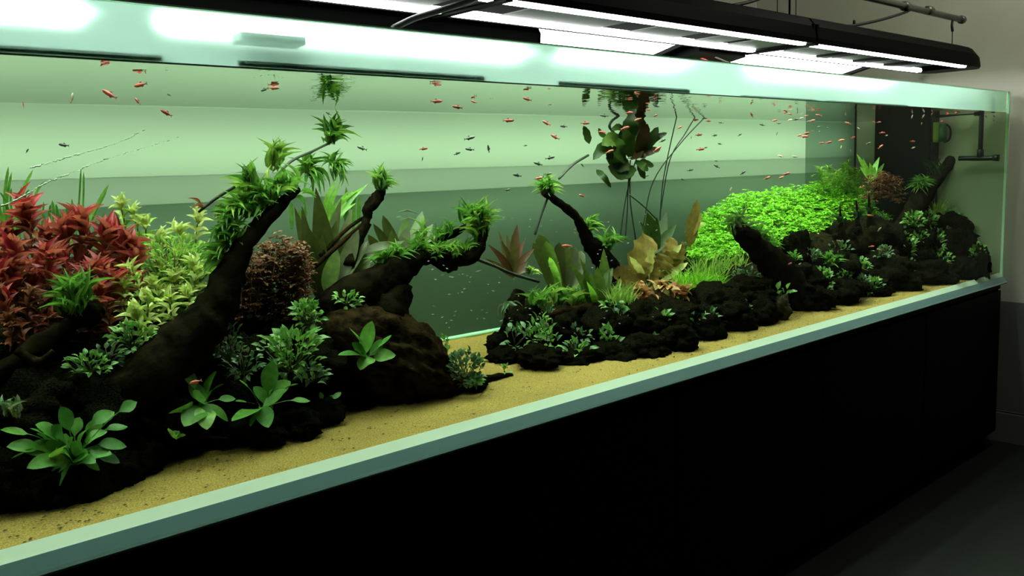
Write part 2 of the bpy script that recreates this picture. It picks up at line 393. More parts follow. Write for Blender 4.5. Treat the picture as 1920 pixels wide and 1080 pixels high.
# added baffles and dark board behind the rear pane, cutting its light into bands
ZL, ZL2 = 1.425, 1.352
def rear_baffle(name, d0, d1, z0, z1, mat):
    V = []
    for z in (z0, z1):
        for (x, d) in ((XL, d0), (4.55, d0), (4.55, d1), (XL, d1)): V.append(Vector((x, yback(x) + d, z)) - o3)
    return pyobj(name, V, BOXF, mat, tank)
rear_baffle('band_baffle_upper', 0.002, 0.20, ZL - 0.001, ZL + 0.0005, M['housing'])
rear_baffle('band_baffle_lower', 0.002, 0.20, ZL2 - 0.001, ZL2 + 0.0005, M['housing'])
rear_baffle('band_baffle_top', 0.010, 0.20, ZW - 0.004, ZW + 0.006, M['housing'])
rear_baffle('rear_baffle_board', 0.20, 0.21, Z0, ZTOP, M['housing'])
def added_backlight(name, d, z, tilt, sy, power, col=(0.95, 1, 0.93)):  # lamps added to make the bright bands on the rear pane
    l = bpy.data.lights.new(name, 'AREA'); l.shape = 'RECTANGLE'; l.size = 5.0; l.size_y = sy; l.energy = power; l.color = col
    o = bpy.data.objects.new(name, l); COL.objects.link(o); o.location = (1.97, yback(1.97) + d, z)
    o.rotation_euler = (math.radians(tilt), 0, -math.atan(0.0275)); return o
added_backlight('added_backlight_upper', 0.15, ZL + 0.02, -135, 0.03, BACK_UP)
added_backlight('added_backlight_middle', 0.13, (ZL + ZL2) / 2, -90, 0.03, BACK_MID)
added_backlight('added_backlight_lower', 0.11, ZL2 - 0.03, -62, 0.02, BACK_DN, (0.78, 1, 0.84))
l = bpy.data.lights.new('added_wall_bulb', 'POINT'); l.energy = ADDED_BULB; l.shadow_soft_size = 0.06; l.color = (1, 0.98, 0.86)  # out of view, added to brighten the room walls
o = bpy.data.objects.new('added_wall_bulb', l); COL.objects.link(o); o.location = (3.85, -0.45, 2.7)

# ------------------------------------------------------------------ water surface
NX, NY = 120, 24
V, Fc = [], []
for j in range(NY + 1):
    for i in range(NX + 1):
        x = XL + (L_TANK - XL) * i / NX; y = 0.013 + (yback(x) - 0.015) * j / NY
        V.append((x, y, ZW + 0.0006 * noise.noise(Vector((x * 6, y * 6, 0)))))
for j in range(NY):
    for i in range(NX):
        a0 = j * (NX + 1) + i; Fc.append((a0, a0 + 1, a0 + NX + 2, a0 + NX + 1))
tag(pyobj('water', V, Fc, M['water'], None, True), 'clear green water filling the aquarium to just below its rim', 'water', kind='stuff')

# ------------------------------------------------------------------ sand
SX, SY = 700, 60
V, Fc = [], []
for j in range(SY + 1):
    for i in range(SX + 1):
        x = XL + (L_TANK - XL) * i / SX; y = 0.0155 + (yback(x) - 0.018) * j / SY
        z = ZS + 0.004 * noise.noise(Vector((x * 9, y * 9, 3))) * min(1, y * 12) + 0.0022 * noise.noise(Vector((x * 60, y * 60, 1))) + (0.0015 + (0.003 if j == 0 else 0)) * noise.noise(Vector((x * 140, y * 140, 5))) + (0.0035 * noise.noise(Vector((x * 23, 0, 9))) if j == 0 else 0)
        V.append((x, y, z))
for j in range(SY):
    for i in range(SX):
        a0 = j * (SX + 1) + i; Fc.append((a0, a0 + 1, a0 + SX + 2, a0 + SX + 1))
tag(pyobj('sand', V, Fc, M['sand'], None, True), 'yellow sand strip along the front glass of the aquarium', 'sand', kind='stuff')

# ------------------------------------------------------------------ soil mounds
def interp(x, T):
    return float(np.interp(x, [t[0] for t in T], [t[1] for t in T]))
YBF_L = [(-1, .2), (.36, .17), (.51, .16), (.62, .24), (.74, .29), (.93, .22), (1.04, .27), (1.19, .38), (1.38, .28), (1.46, .26), (1.55, .4)]
AMP_L = [(-1, .33), (.6, .32), (.95, .27), (1.15, .21), (1.3, .1), (1.46, 0.0), (2, 0)]
YBF_R = [(1.6, .6), (1.72, .50), (1.78, .29), (2.19, .14), (2.32, .17), (2.75, .18), (3.09, .20), (3.63, .18), (3.85, .14), (4.36, .04), (4.6, .03)]
AMP_R = [(1.66, -0.02), (1.74, .02), (1.85, .08), (2.0, .12), (2.6, .12), (3.0, .19), (3.5, .24), (4.1, .27), (4.6, .27)]
def mh(x, y, side):
    yb, A = (interp(x, YBF_L), interp(x, AMP_L)) if side == 'L' else (interp(x, YBF_R), interp(x, AMP_R))
    wd = 0.26
    t = min(1, max(0, (y - yb) / wd)); s = t * t * (3 - 2 * t)
    if side == 'R': A *= min(1, max(0, (x - (1.73 + max(0, y - .50) * .95)) / .10))
    n = noise.noise(Vector((x * 11, y * 11, 2))) * 0.02 + noise.noise(Vector((x * 30, y * 30, 7))) * 0.012
    return ZS - 0.012 + A * s + n * min(1, t * 4) * min(1, max(0, A * 12))
def ground(x, y):
    return max(mh(x, y, 'L') if x < 1.6 else -9, mh(x, y, 'R') if x > 1.6 else -9, ZS)
def mound(side, x0, x1, nx, ny, label):
    V, Fc = [], []
    for j in range(ny + 1):
        for i in range(nx + 1):
            x = x0 + (x1 - x0) * i / nx; y = 0.02 + (yback(x) - 0.03) * j / ny
            V.append((x, y, mh(x, y, side)))
    for j in range(ny):
        for i in range(nx):
            a0 = j * (nx + 1) + i; Fc.append((a0, a0 + 1, a0 + nx + 2, a0 + nx + 1))
    tag(pyobj('soil', V, Fc, M['soil'], None, True), label, 'soil', kind='stuff')
mound('L', XL, 1.55, 110, 50, 'dark soil bank under the red plants and lime plants')
mound('R', 1.66, L_TANK - 0.005, 140, 50, 'dark soil bank under the bright green bush and rocks')

# ------------------------------------------------------------------ rocks
ROCKME = []
for s in range(7):
    bm = bmesh.new(); bmesh.ops.create_icosphere(bm, subdivisions=4, radius=1.0)
    for v in bm.verts:
        p = v.co.copy()
        d = 0.38 * noise.noise(p * 1.3 + Vector((s * 9.1, 0, 0))) + 0.34 * abs(noise.noise(p * 2.6 + Vector((0, s * 5.3, 0)))) + 0.20 * noise.noise(p * 5.3 + Vector((0, 0, s))) + 0.16 * noise.noise(p * 9 + Vector((s, 0, 0))) + 0.10 * noise.noise(p * 19 + Vector((0, s, 0))) - 0.06
        v.co = p * (1 + d)
    me = bpy.data.meshes.new('rock'); bm.to_mesh(me); bm.free(); me.shade_smooth(); me.materials.append(M['rock']); ROCKME.append(me)
ROCKO = ROCKME[2].copy(); ROCKO.materials.clear(); ROCKO.materials.append(M['rock_olive'])
def rock(u, v, Y, wpx, hpx, label, group, i, olive=False, dy=1.0):
    P = at(u, v, Y); k = ppm(P)
    o = link('lava_rock', ROCKO if olive else ROCKME[i % 7])
    o.location = P
    # image width of a block of half-size r along X is foreshortened a little
    o.scale = (0.49 * wpx / k, 0.45 * wpx / k * dy, 0.50 * hpx / k)
    o.rotation_euler = (0, 0, i * 1.7)
    return tag(o, label, 'rock', group)
LF = [(20, 905, .22, 130, 130), (95, 922, .19, 110, 80), (165, 908, .185, 110, 85), (222, 888, .20, 90, 85), (272, 858, .235, 80, 80), (342, 826, .275, 90, 50),
      (425, 806, .29, 90, 60), (490, 806, .215, 100, 58), (560, 794, .215, 90, 60), (612, 772, .24, 66, 52), (655, 744, .32, 80, 50),
      (710, 722, .34, 80, 50), (770, 714, .32, 90, 46), (830, 710, .285, 80, 44), (885, 716, .235, 64, 30)]
for i, r in enumerate(LF):
    rock(*r, 'black lava rock at the sand edge under the left plants, %s from the left' % ORD[i + 1], 'rocks along the left sand edge', i)
LU = [(60, 770, .30, 190, 150), (190, 770, .31, 170, 150), (290, 760, .31, 170, 140), (395, 730, .34, 150, 130), (250, 690, .36, 150, 100),
      (470, 690, .36, 130, 110), (590, 700, .33, 130, 110), (560, 630, .42, 120, 70), (100, 660, .40, 160, 90), (470, 600, .46, 130, 60), (30, 690, .38, 120, 110)]
LU.sort()
for i, r in enumerate(LU):
    rock(*r, 'large shadowed black rock in the left rock wall, %s from the left' % ORD[i + 1], 'rocks of the left wall', i + 3)
RF = [(938, 648, .52, 56, 46), (952, 668, .42, 66, 34), (1012, 670, .29, 90, 44), (1085, 670, .26, 90, 44), (1150, 664, .22, 90, 50), (1212, 654, .165, 90, 56),
      (1270, 636, .14, 76, 54), (1325, 618, .17, 70, 52), (1378, 600, .18, 80, 52), (1428, 588, .175, 66, 50), (1522, 560, .19, 80, 50),
      (1580, 546, .18, 84, 52), (1642, 538, .165, 66, 36), (1690, 528, .155, 80, 44), (1750, 514, .125, 84, 50), (1803, 506, .08, 60, 44), (1836, 498, .045, 36, 68)]
for i, r in enumerate(RF):
    rock(*r, 'black lava rock at the sand edge of the right bank, %s from the left' % ORD[i + 1], 'rocks along the right sand edge', i + 2)
rock(1464, 580, .165, 40, 48, 'olive brown rock at the sand edge below the cut stump', None, 2, True)
RU = [(985, 610, .46, 90, 80), (1050, 622, .40, 100, 70), (1130, 612, .33, 110, 70), (1205, 602, .28, 100, 70), (1275, 596, .24, 90, 60), (1340, 572, .26, 120, 70),
      (1405, 548, .28, 110, 60), (1490, 530, .27, 110, 70), (1495, 478, .36, 66, 80), (1560, 510, .27, 120, 80), (1632, 470, .36, 120, 120), (1660, 510, .22, 100, 70),
      (1712, 480, .26, 110, 110), (1766, 448, .26, 120, 96), (1785, 480, .17, 90, 90), (1580, 450, .40, 70, 70)]
RU.sort()
for i, r in enumerate(RU):
    rock(*r, 'shadowed black rock in the right bank wall, %s from the left' % ORD[i + 1], 'rocks of the right bank wall', i + 1)
# crumbs on the sand
rs = random.Random(5)
V, Fc = [], []
def crumb(p, r):
    b = len(V)
    for d in ((1, 0, 0), (-.6, .8, 0), (-.6, -.8, 0), (0, 0, .8)):
        V.append((p[0] + d[0] * r, p[1] + d[1] * r * 0.7, p[2] + d[2] * r * 0.6))
    Fc.extend([(b, b + 1, b + 3), (b + 1, b + 2, b + 3), (b + 2, b, b + 3)])
for i in range(420):
    x = rs.uniform(0.3, 4.5); yb = interp(x, YBF_L) if x < 1.5 else interp(x, YBF_R)
    y = rs.uniform(0.02, max(0.05, yb + 0.02))
    if 1.45 < x < 1.75: y = rs.uniform(0.03, 0.8)
    for k in range(rs.choice((1, 1, 2, 3))):
        crumb((x + rs.uniform(-.008, .008), y + rs.uniform(-.008, .008), ZS + 0.002), rs.uniform(0.0016, 0.0046))
tag(pyobj('debris', V, Fc, M['debris']), 'dark plant crumbs scattered on the yellow sand', 'debris', kind='stuff')

# ------------------------------------------------------------------ driftwood
def wood(name, pts, label, mat='wood', parent=None, ns=12, rough=0.35, k=5, seed=0, cat='driftwood'):
    P = [at(p[0], p[1], p[2]) for p in pts]
    R = [max(0.0015, p[3] / ppm(q)) for p, q in zip(pts, P)]
    if parent is None:
        o = tube(name, P, R, M[mat], None, None, ns, k, rough, seed)
        return tag(o, label, cat)
    return tube(name, P, R, M[mat], parent, parent.location, ns, k, rough, seed)
W1 = wood('driftwood_branch', [(180, 790, .30, 50), (260, 715, .27, 52), (330, 660, .26, 48), (392, 600, .27, 40), (425, 530, .28, 30), (455, 465, .29, 21), (490, 420, .30, 16), (528, 382, .31, 11), (558, 354, .32, 7)],
          'thick black branch leaning up right from the left rocks, fern on top', ns=14)
wood('twig', [(440, 350, .33, 3), (405, 372, .33, 3.2), (372, 398, .34, 2.5)], None, 'twig', None, 6, 0.15)
tag(COL.objects[-1], 'thin twig stub sticking out left of the leaning branch fern', 'twig')
wood('twig', [(470, 360, .33, 3), (440, 385, .33, 3.4), (415, 415, .34, 3)], None, 'twig', None, 6, 0.15)
tag(COL.objects[-1], 'short lower twig beside the leaning branch fern', 'twig')
tag(wood('twig', [(505, 345, .34, 3), (545, 303, .48, 2.6), (585, 284, .64, 2.4), (618, 268, .76, 2.2)], None, 'twig', None, 6, 0.1), 'thin twig rising right to the topmost green leaf spray', 'twig')
tag(wood('driftwood_root', [(-40, 720, .30, 22), (30, 680, .30, 20), (80, 640, .31, 18), (130, 608, .33, 16), (170, 585, .34, 24), (190, 574, .34, 14)], None, 'wood', None, 12, 0.35), 'dark root with a blunt stump end below the red plants', 'driftwood')
tag(wood('driftwood_root', [(30, 655, .25, 8), (62, 676, .24, 9), (82, 674, .235, 7), (100, 658, .23, 5)], None, 'wood_brown', None, 8, 0.3), 'small forked brown root on the left rock wall', 'driftwood')
W3 = empty('forked_driftwood', at(690, 590, .42), 'thick dark forked trunk arching right over the dark gap', 'driftwood')
wood('trunk', [(610, 600, .44, 40), (670, 560, .42, 42), (720, 528, .40, 38), (762, 496, .38, 26), (805, 480, .37, 17), (842, 483, .36, 14), (872, 482, .35, 16), (893, 466, .34, 15), (905, 440, .33, 9), (908, 425, .33, 6)], None, 'wood', W3, 14)
wood('trunk_foot', [(735, 520, .40, 30), (738, 560, .38, 34), (715, 600, .37, 40)], None, 'wood', W3, 12)
wood('branch_stub', [(815, 490, .36, 8), (838, 500, .36, 11), (855, 501, .36, 6)], None, 'wood', W3, 10)
wood('branch', [(655, 500, .46, 12), (672, 450, .48, 10), (688, 412, .48, 8), (690, 393, .48, 11), (702, 378, .48, 13), (714, 360, .48, 9), (718, 340, .48, 4)], None, 'wood', W3, 10)
wood('side_branch', [(760, 490, .39, 8), (812, 458, .40, 7), (848, 440, .39, 7), (882, 420, .38, 5)], None, 'wood', W3, 8)
for a_ in ([(590, 500, .5, 5), (640, 455, .5, 5), (690, 412, .5, 4)], [(640, 500, .49, 4), (672, 460, .49, 4), (694, 420, .49, 3.5)], [(600, 480, .52, 4), (650, 430, .52, 4), (688, 404, .51, 3)]):
    wood('root_rod', a_, None, 'wood_brown', W3, 6, 0.15)
# brown rugged slab of wood in front of the gap
def slab():
    bm = bmesh.new(); bmesh.ops.create_icosphere(bm, subdivisions=5, radius=1.0)
    A, B = at(640, 625, .36), at(835, 715, .30)
    ax = (B - A).normalized(); side = VF - ax * VF.dot(ax); side.normalize(); up = ax.cross(side)
    if up.z < 0: up = -up
    c = A.lerp(B, 0.48); ln = (B - A).length * 0.66
    k = ppm(c)
    for v in bm.verts:
        x, y, z = v.co
        prof = 1.0 - 0.35 * max(0, x) ** 2
        q = Vector((x * 2.2, y * 2, z * 7))
        d = 0.24 * noise.noise(Vector((x * 1.6, y * 3, z * 3))) + 0.22 * abs(noise.noise(Vector((x * 2.2, y * 9, z * 9)))) - 0.05 + 0.10 * noise.noise(Vector((x * 5, y * 14, z * 14))) + 0.05 * noise.noise(Vector((x * 8, y * 30, z * 30)))
        v.co = c + ax * (x * ln) + side * (y * 0.13 * (1 + d)) + up * (z * 74 / k * prof * (1 + d))
    me = bpy.data.meshes.new('slab'); bm.to_mesh(me); bm.free(); me.shade_smooth()
    return tag(link('driftwood_slab', me, None, M['wood_brown']), 'rugged brown driftwood slab sloping down right to the sand', 'driftwood')
slab()
tag(wood('twig', [(850, 722, .26, 5), (890, 714, .25, 5), (930, 706, .26, 6), (960, 703, .27, 4)], None, 'wood', None, 8, 0.3), 'short dark stick lying on the sand below the slab', 'twig')
tag(wood('twig', [(300, 823, .24, 4), (350, 822, .23, 5), (410, 822, .23, 4), (440, 824, .23, 2)], None, 'wood', None, 8, 0.3), 'dark stick lying between the left rocks at the sand', 'twig')
W5 = wood('driftwood_branch', [(1150, 520, .44, 22), (1128, 482, .45, 20), (1105, 455, .45, 14), (1092, 428, .45, 10), (1078, 404, .45, 8.5), (1050, 382, .45, 8), (1020, 360, .45, 6)], 'slim curved black branch topped by a fern tuft, middle of the tank', ns=12)
tag(wood('twig', [(1028, 368, .46, 2.5), (1014, 405, .46, 2.5), (1003, 440, .46, 2.5)], None, 'twig', None, 6, 0.1), 'thin twig hanging down from the slim curved branch', 'twig')
tag(wood('twig', [(1048, 335, .46, 2.2), (1075, 308, .60, 2.4), (1103, 291, .74, 2.2)], None, 'twig', None, 6, 0.1), 'thin twig from the fern tuft up to the pond plant', 'twig')
tag(wood('twig', [(888, 484, .40, 3.5), (925, 498, .42, 3.2), (962, 514, .46, 3), (1010, 528, .5, 3)], None, 'twig', None, 6, 0.15), 'thin dark twig crossing behind the reddish rosette', 'twig')
W6 = empty('driftwood_stump', at(1490, 560, .28), 'thick cut stump leaning left before the bright green bush', 'driftwood')
wood('trunk', [(1500, 575, .24, 36), (1478, 530, .25, 33), (1448, 492, .26, 27), (1420, 464, .27, 22), (1398, 442, .28, 20), (1384, 428, .28, 15)], None, 'wood', W6, 14, 0.3)
wood('thorn', [(1475, 520, .24, 10), (1464, 490, .24, 8), (1452, 466, .24, 2)], None, 'wood', W6, 8, 0.2)
W7 = empty('driftwood_spires', at(1620, 470, .42), 'dark stump with three upright spires before the bush', 'driftwood')
wood('stump', [(1560, 480, .36, 20), (1605, 462, .36, 30), (1650, 450, .36, 32), (1685, 470, .34, 20)], None, 'wood', W7, 12, 0.35)
for (u, vt, vb) in ((1575, 388, 450), (1606, 376, 445), (1629, 362, 440)):
    wood('spire', [(u + 5, vb, .34, 10), (u + 2, (vt + vb) / 2 + 8, .34, 5), (u, vt, .34, 1.2)], None, 'wood', W7, 8, 0.25)
W8 = wood('driftwood_branch', [(1670, 470, .30, 20), (1700, 415, .29, 19), (1722, 380, .28, 18), (1752, 342, .27, 13), (1780, 305, .26, 10), (1800, 282, .26, 8), (1806, 272, .26, 5)], 'black branch leaning up right beside the dark overflow box', ns=12)
tag(wood('driftwood_log', [(1028, 592, .38, 6), (1060, 584, .38, 8), (1110, 576, .37, 8), (1145, 566, .37, 5)], None, 'wood_brown', None, 10, 0.3), 'thin log lying across the middle rocks below the short crypts', 'driftwood')
tag(wood('driftwood_stump', [(966, 640, .56, 22), (966, 600, .56, 20), (968, 565, .57, 17), (975, 545, .57, 10)], None, 'wood', None, 10, 0.25), 'dim upright stump under the reddish rosette', 'driftwood')

# ------------------------------------------------------------------ leaves
def prof(kind, t, sf=0.32):
    if kind == 'lance': return max(0.0, math.sin(PI * min(1, t) ** 0.72)) ** 0.9 + 0.02
    if kind == 'oval': return max(0.0, math.sin(PI * min(1, t) ** 0.8)) ** 0.62 + 0.03
    if kind == 'strap': return min(1, 0.45 + t * 2.5) * max(0.0, 1 - t ** 12) ** 0.6 + 0.02
    if kind == 'stalk':
        if t < sf: return 0.075
        return max(0.0, math.sin(PI * min(1, (t - sf) / (1 - sf)) ** 0.8)) ** 0.65 + 0.075 * (1 - t)
    if kind == 'spoon':
        if t < 0.2: return 0.14
        return max(0.0, math.sin(PI * ((t - 0.2) / 0.8) ** 1.05)) ** 0.7 + 0.1 * (1 - t)
    return 1
def leaf_template(name, kind, nl, bend, fold, wave=0.0):
    V, Fc = [], []
    for i in range(nl + 1):
        t = i / nl; h = prof(kind, t) * 0.5
        z = bend * (t * (1 - t) * 2.0) - bend * 0.8 * t * t
        wv = wave * math.sin(t * 19)
        V += [(t, -h, z + fold * h + wv), (t, 0, z), (t, h, z + fold * h - wv)]
    for i in range(nl):
        a = i * 3
        Fc += [(a, a + 3, a + 4, a + 1), (a + 1, a + 4, a + 5, a + 2)]
    return np.array(V, float), Fc
TP = {'lance': leaf_template('lance', 'lance', 6, 0.22, 0.35), 'oval': leaf_template('oval', 'oval', 5, 0.18, 0.25),
      'blade': leaf_template('blade', 'lance', 5, 0.35, 0.3), 'small': leaf_template('small', 'oval', 3, 0.15, 0.25),
      'spoon': leaf_template('spoon', 'spoon', 6, 0.2, 0.25), 'tiny': leaf_template('tiny', 'lance', 2, 0.15, 0.3)}
SHARED = {}
def shared(kind, mat):
    k = (kind, mat)
    if k not in SHARED:
        me = bpy.data.meshes.new('leaf'); V, Fc = TP[kind]
        me.from_pydata([tuple(v) for v in V], [], Fc); me.update(); me.shade_smooth(); me.materials.append(M[mat]); SHARED[k] = me
    return SHARED[k]
def frame(d, up):
    x = Vector(d).normalized(); y = Vector(up).cross(x)
    if y.length < 1e-3: y = Vector((0, 1, 0.01)).cross(x)
    y.normalize(); z = x.cross(y); return x, y, z
def put(parent, kind, mat, base, d, up, Ln, Wd):
    o = bpy.data.objects.new('leaf', shared(kind, mat)); COL.objects.link(o); o.parent = parent
    x, y, z = frame(d, up); b = Vector(base) - parent.location
    o.matrix_local = Matrix(((x.x * Ln, y.x * Wd, z.x * Ln, b.x), (x.y * Ln, y.y * Wd, z.y * Ln, b.y), (x.z * Ln, y.z * Wd, z.z * Ln, b.z), (0, 0, 0, 1)))
    return o
class Mass:
    def __init__(s): s.V, s.F = [], []; s.n = 0
    def add(s, kind, base, d, up, Ln, Wd):
        T, Fc = TP[kind]; x, y, z = frame(d, up)
        A = np.array([[x.x * Ln, y.x * Wd, z.x * Ln], [x.y * Ln, y.y * Wd, z.y * Ln], [x.z * Ln, y.z * Wd, z.z * Ln]])
        s.V.append(T @ A.T + np.array(base)); s.F += [tuple(i + s.n for i in f) for f in Fc]; s.n += len(T)
    def raw(s, V, Fc):
        s.V.append(np.array([tuple(v) for v in V])); s.F += [tuple(i + s.n for i in f) for f in Fc]; s.n += len(V)
    def build(s, name, mat, parent=None, stuff=True):
        V = np.concatenate(s.V)
        if parent is not None: V = V - np.array(parent.location)
        o = pyobj(name, V, s.F, M[mat], parent, True)
        if stuff: o['kind'] = 'stuff'
        return o
def rdir(axis, a0, a1, rg):
    """a direction leaning a0..a1 degrees off the axis"""
    ax = Vector(axis).normalized(); x, y, z = frame(ax, Vector((0.2, 0.3, 1)))
    t = math.radians(rg.uniform(a0, a1)); p = rg.uniform(0, 2 * PI)
    return (ax * math.cos(t) + (y * math.cos(p) + z * math.sin(p)) * math.sin(t)).normalized()
UP = Vector((0, 0, 1))
def jit(rg, s): return Vector((rg.uniform(-s, s), rg.uniform(-s, s), rg.uniform(-s, s)))

# one leaf of its own along a pixel path; widths in pixels at the leaf's own depth
def pathleaf(parent, pts, wpx, mat, kind='lance', face=0.75, twist=0.0, n=8, wave=0.0, fold=0.2, name='leaf', rg=random, sf=0.32):
    P3 = [at(*p) if len(p) == 3 else Vector(p) for p in pts]
    C = crom(P3, max(2, n // max(1, len(P3) - 1)))
    n = len(C) - 1; W = wpx / ppm(C[n // 2])
    V, Fc = [], []
    for i, c in enumerate(C):
        t = i / n
        tg = (C[min(i + 1, n)] - C[max(i - 1, 0)]).normalized()
        nr = (-VF * face + UP * (1 - face) + VR * twist).normalized()
        s = tg.cross(nr)
        if s.length < 0.05: s = tg.cross(UP + VR * 0.3)
        s.normalize(); nn = s.cross(tg)
        h = prof(kind, t, sf) * W * 0.5 * (1 + wave * math.sin(t * 31))
        wz = wave * W * 0.5 * math.sin(t * 25)
        V += [c - s * h + nn * (fold * h + wz), c, c + s * h + nn * (fold * h - wz)]
    for i in range(n):
        a = i * 3
        Fc += [(a, a + 3, a + 4, a + 1), (a + 1, a + 4, a + 5, a + 2)]
    return pyobj(name, [v - parent.location for v in V], Fc, M[mat], parent, True)

# --- plant kinds -------------------------------------------------
def clump(name, base, n, lpx, wpx, mat, label, axis=(0, 0, 1), spread=(5, 75), kind='blade', joined=False, seed=0, group=None, cat='plant', core=0.01, mat2=None):
    """narrow or small leaves radiating from one crown"""
    if kind == 'blade': n, wpx = int(n * 1.3), wpx * .8
    rg = random.Random(seed * 13 + 1)
    B = at(*base) if len(base) == 3 else Vector(base)
    k = ppm(B)
    r = empty(name, B, label, cat, group)
    ms = Mass() if joined else None
    for i in range(n):
        d = rdir(axis, spread[0], spread[1], rg); Ln = lpx / k * rg.uniform(0.65, 1.15); Wd = wpx / k * rg.uniform(0.8, 1.2)
        b = B + jit(rg, core)
        u = UP + jit(rg, 0.5)
        if joined: ms.add(kind, b, d, u, Ln, Wd)
        else: put(r, kind, mat2 if (mat2 and rg.random() < 0.3) else mat, b, d, u, Ln, Wd)
    if joined: ms.build('foliage', mat, r)
    return r
def bushlet(name, box_, n, lpx, wpx, mat, label, joined=False, seed=0, group=None, kind='small', up=0.6, cat='plant', mat2=None):
    """a low cushion of small leaves: pixel ellipse (u, v, Y, half width, half height)"""
    rg = random.Random(seed * 17 + 3)
    u, v, Y, a, b = box_
    B = at(u, v + b * 0.8, Y); k = ppm(B)
    r = empty(name, B, label, cat, group)
    st = Mass(); ms = Mass() if joined else None
    Cc = at(u, v, Y)
    for i in range(n):
        ph = rg.uniform(0, 2 * PI); q = math.sqrt(rg.random())
        hx, hz = math.cos(ph) * q * a / k, math.sin(ph) * q * b / k
        hy = -math.sqrt(max(0, 1 - q * q)) * min(a, b) / k * rg.uniform(0.1, 1.0)
        tip = Cc + VR * hx + UP * hz + VF * hy
        out = (VR * hx + UP * (hz + up * b / k) + VF * hy); out.normalize()
        d = (out + jit(rg, 0.55)).normalized()
        Ln = lpx / k * rg.uniform(0.7, 1.2); Wd = wpx / k * rg.uniform(0.8, 1.2); uu = UP - VF * 0.5 + jit(rg, 0.5)
        if joined: ms.add(kind, tip, d, uu, Ln, Wd)
        else: put(r, kind, mat2 if (mat2 and rg.random() < 0.3) else mat, tip, d, uu, Ln, Wd)
        if i % 4 == 0:
            V, Fc = tubegeo([B, B.lerp(tip, 0.5) + jit(rg, 0.004), tip], [0.0012] * 3, 4); st.raw(V, Fc)
    st.build('stem', 'stem', r)
    if joined: ms.build('foliage', mat, r)
    return r
def stemplant(name, base, tip, nodes, per, lpx, wpx, mat, matlow, label, group, seed, droop=(40, 85), toplen=1.0, stem='stemred', kind='lance', crown=7, low=1.0):
    rg = random.Random(seed * 7 + 5)
    B, T = at(*base), at(*tip); k = ppm(T)
    r = empty(name, B, label, 'plant', group)
    mid = B.lerp(T, 0.55) + jit(rg, 0.012)
    C = crom([B, mid, T], 6)
    V, Fc = tubegeo(C, [0.0018] * len(C), 5); pyobj('stem', [v - B for v in V], Fc, M[stem], r, True)
    ax = (C[-1] - C[-3]).normalized()
    for i in range(nodes):
        t = 0.25 + 0.68 * i / max(1, nodes - 1)
        f = t * (len(C) - 1); j = min(int(f), len(C) - 2); p = C[j].lerp(C[j + 1], f - j)
        a0 = rg.uniform(0, 2 * PI)
        x, y, z = frame(ax, Vector((0.3, 0.2, 0.9)))
        for q in range(per):
            a = a0 + 2 * PI * q / per + rg.uniform(-.25, .25)
            th = math.radians(droop[1] + (droop[0] - droop[1]) * t + rg.uniform(-12, 12))
            d = ax * math.cos(th) + (y * math.cos(a) + z * math.sin(a)) * math.sin(th)
            Ln = lpx / k * (0.55 + 0.45 * t) * rg.uniform(0.8, 1.15) * (low if t < .5 else 1)
            put(r, kind, matlow if (t < 0.55 or rg.random() < 0.12) else mat, p, d, ax + jit(rg, .2), Ln, wpx / k * rg.uniform(0.8, 1.15))
    for q in range(crown):
        d = rdir(ax, 5 + 4 * q, 15 + 6 * q, rg)
        put(r, kind, mat, T - ax * 0.004, d, ax + jit(rg, .5), lpx / k * toplen * rg.uniform(0.75, 1.1), wpx / k * rg.uniform(0.85, 1.2))
    return r
def hand(name, base, leaves, label, mat, kind='stalk', face=0.6, wave=0.0, seed=0, cat='plant', group=None, lift=0.25, blade=0, wscale=1.0, scatter=4):
    """a plant of large leaves, each given by its own pixel path: (tip u, tip v, width px[, Y offset, material])"""
    rg = random.Random(seed * 3 + 11)
    B = at(*base); r = empty(name, B, label, cat, group)
    for lf in leaves:
        u, v, wpx = lf[:3]; dY = lf[3] if len(lf) > 3 else rg.uniform(-0.05, 0.03); mt = lf[4] if len(lf) > 4 else mat
        Y = base[2] + dY
        mu, mv = base[0] * 0.5 + u * 0.5, base[1] * 0.5 + v * 0.5
        ln = math.hypot(u - base[0], v - base[1])
        mid = (mu + rg.uniform(-.06, .06) * ln, mv - lift * ln * 0.5 + rg.uniform(-.05, .05) * ln, base[2] + dY * 0.55)
        pathleaf(r, [(base[0] + rg.uniform(-scatter, scatter), base[1] + rg.uniform(-3, 3), base[2]), mid, (u, v, Y)], wpx * wscale, mt, kind, face + rg.uniform(-.15, .15), rg.uniform(-.9, .9) if blade else rg.uniform(-.4, .4), 14 if blade else (18 if kind == 'strap' else 12), wave, sf=max(.1, 1 - blade * wpx * wscale / max(ln, 1)) if blade else .32)
    return r

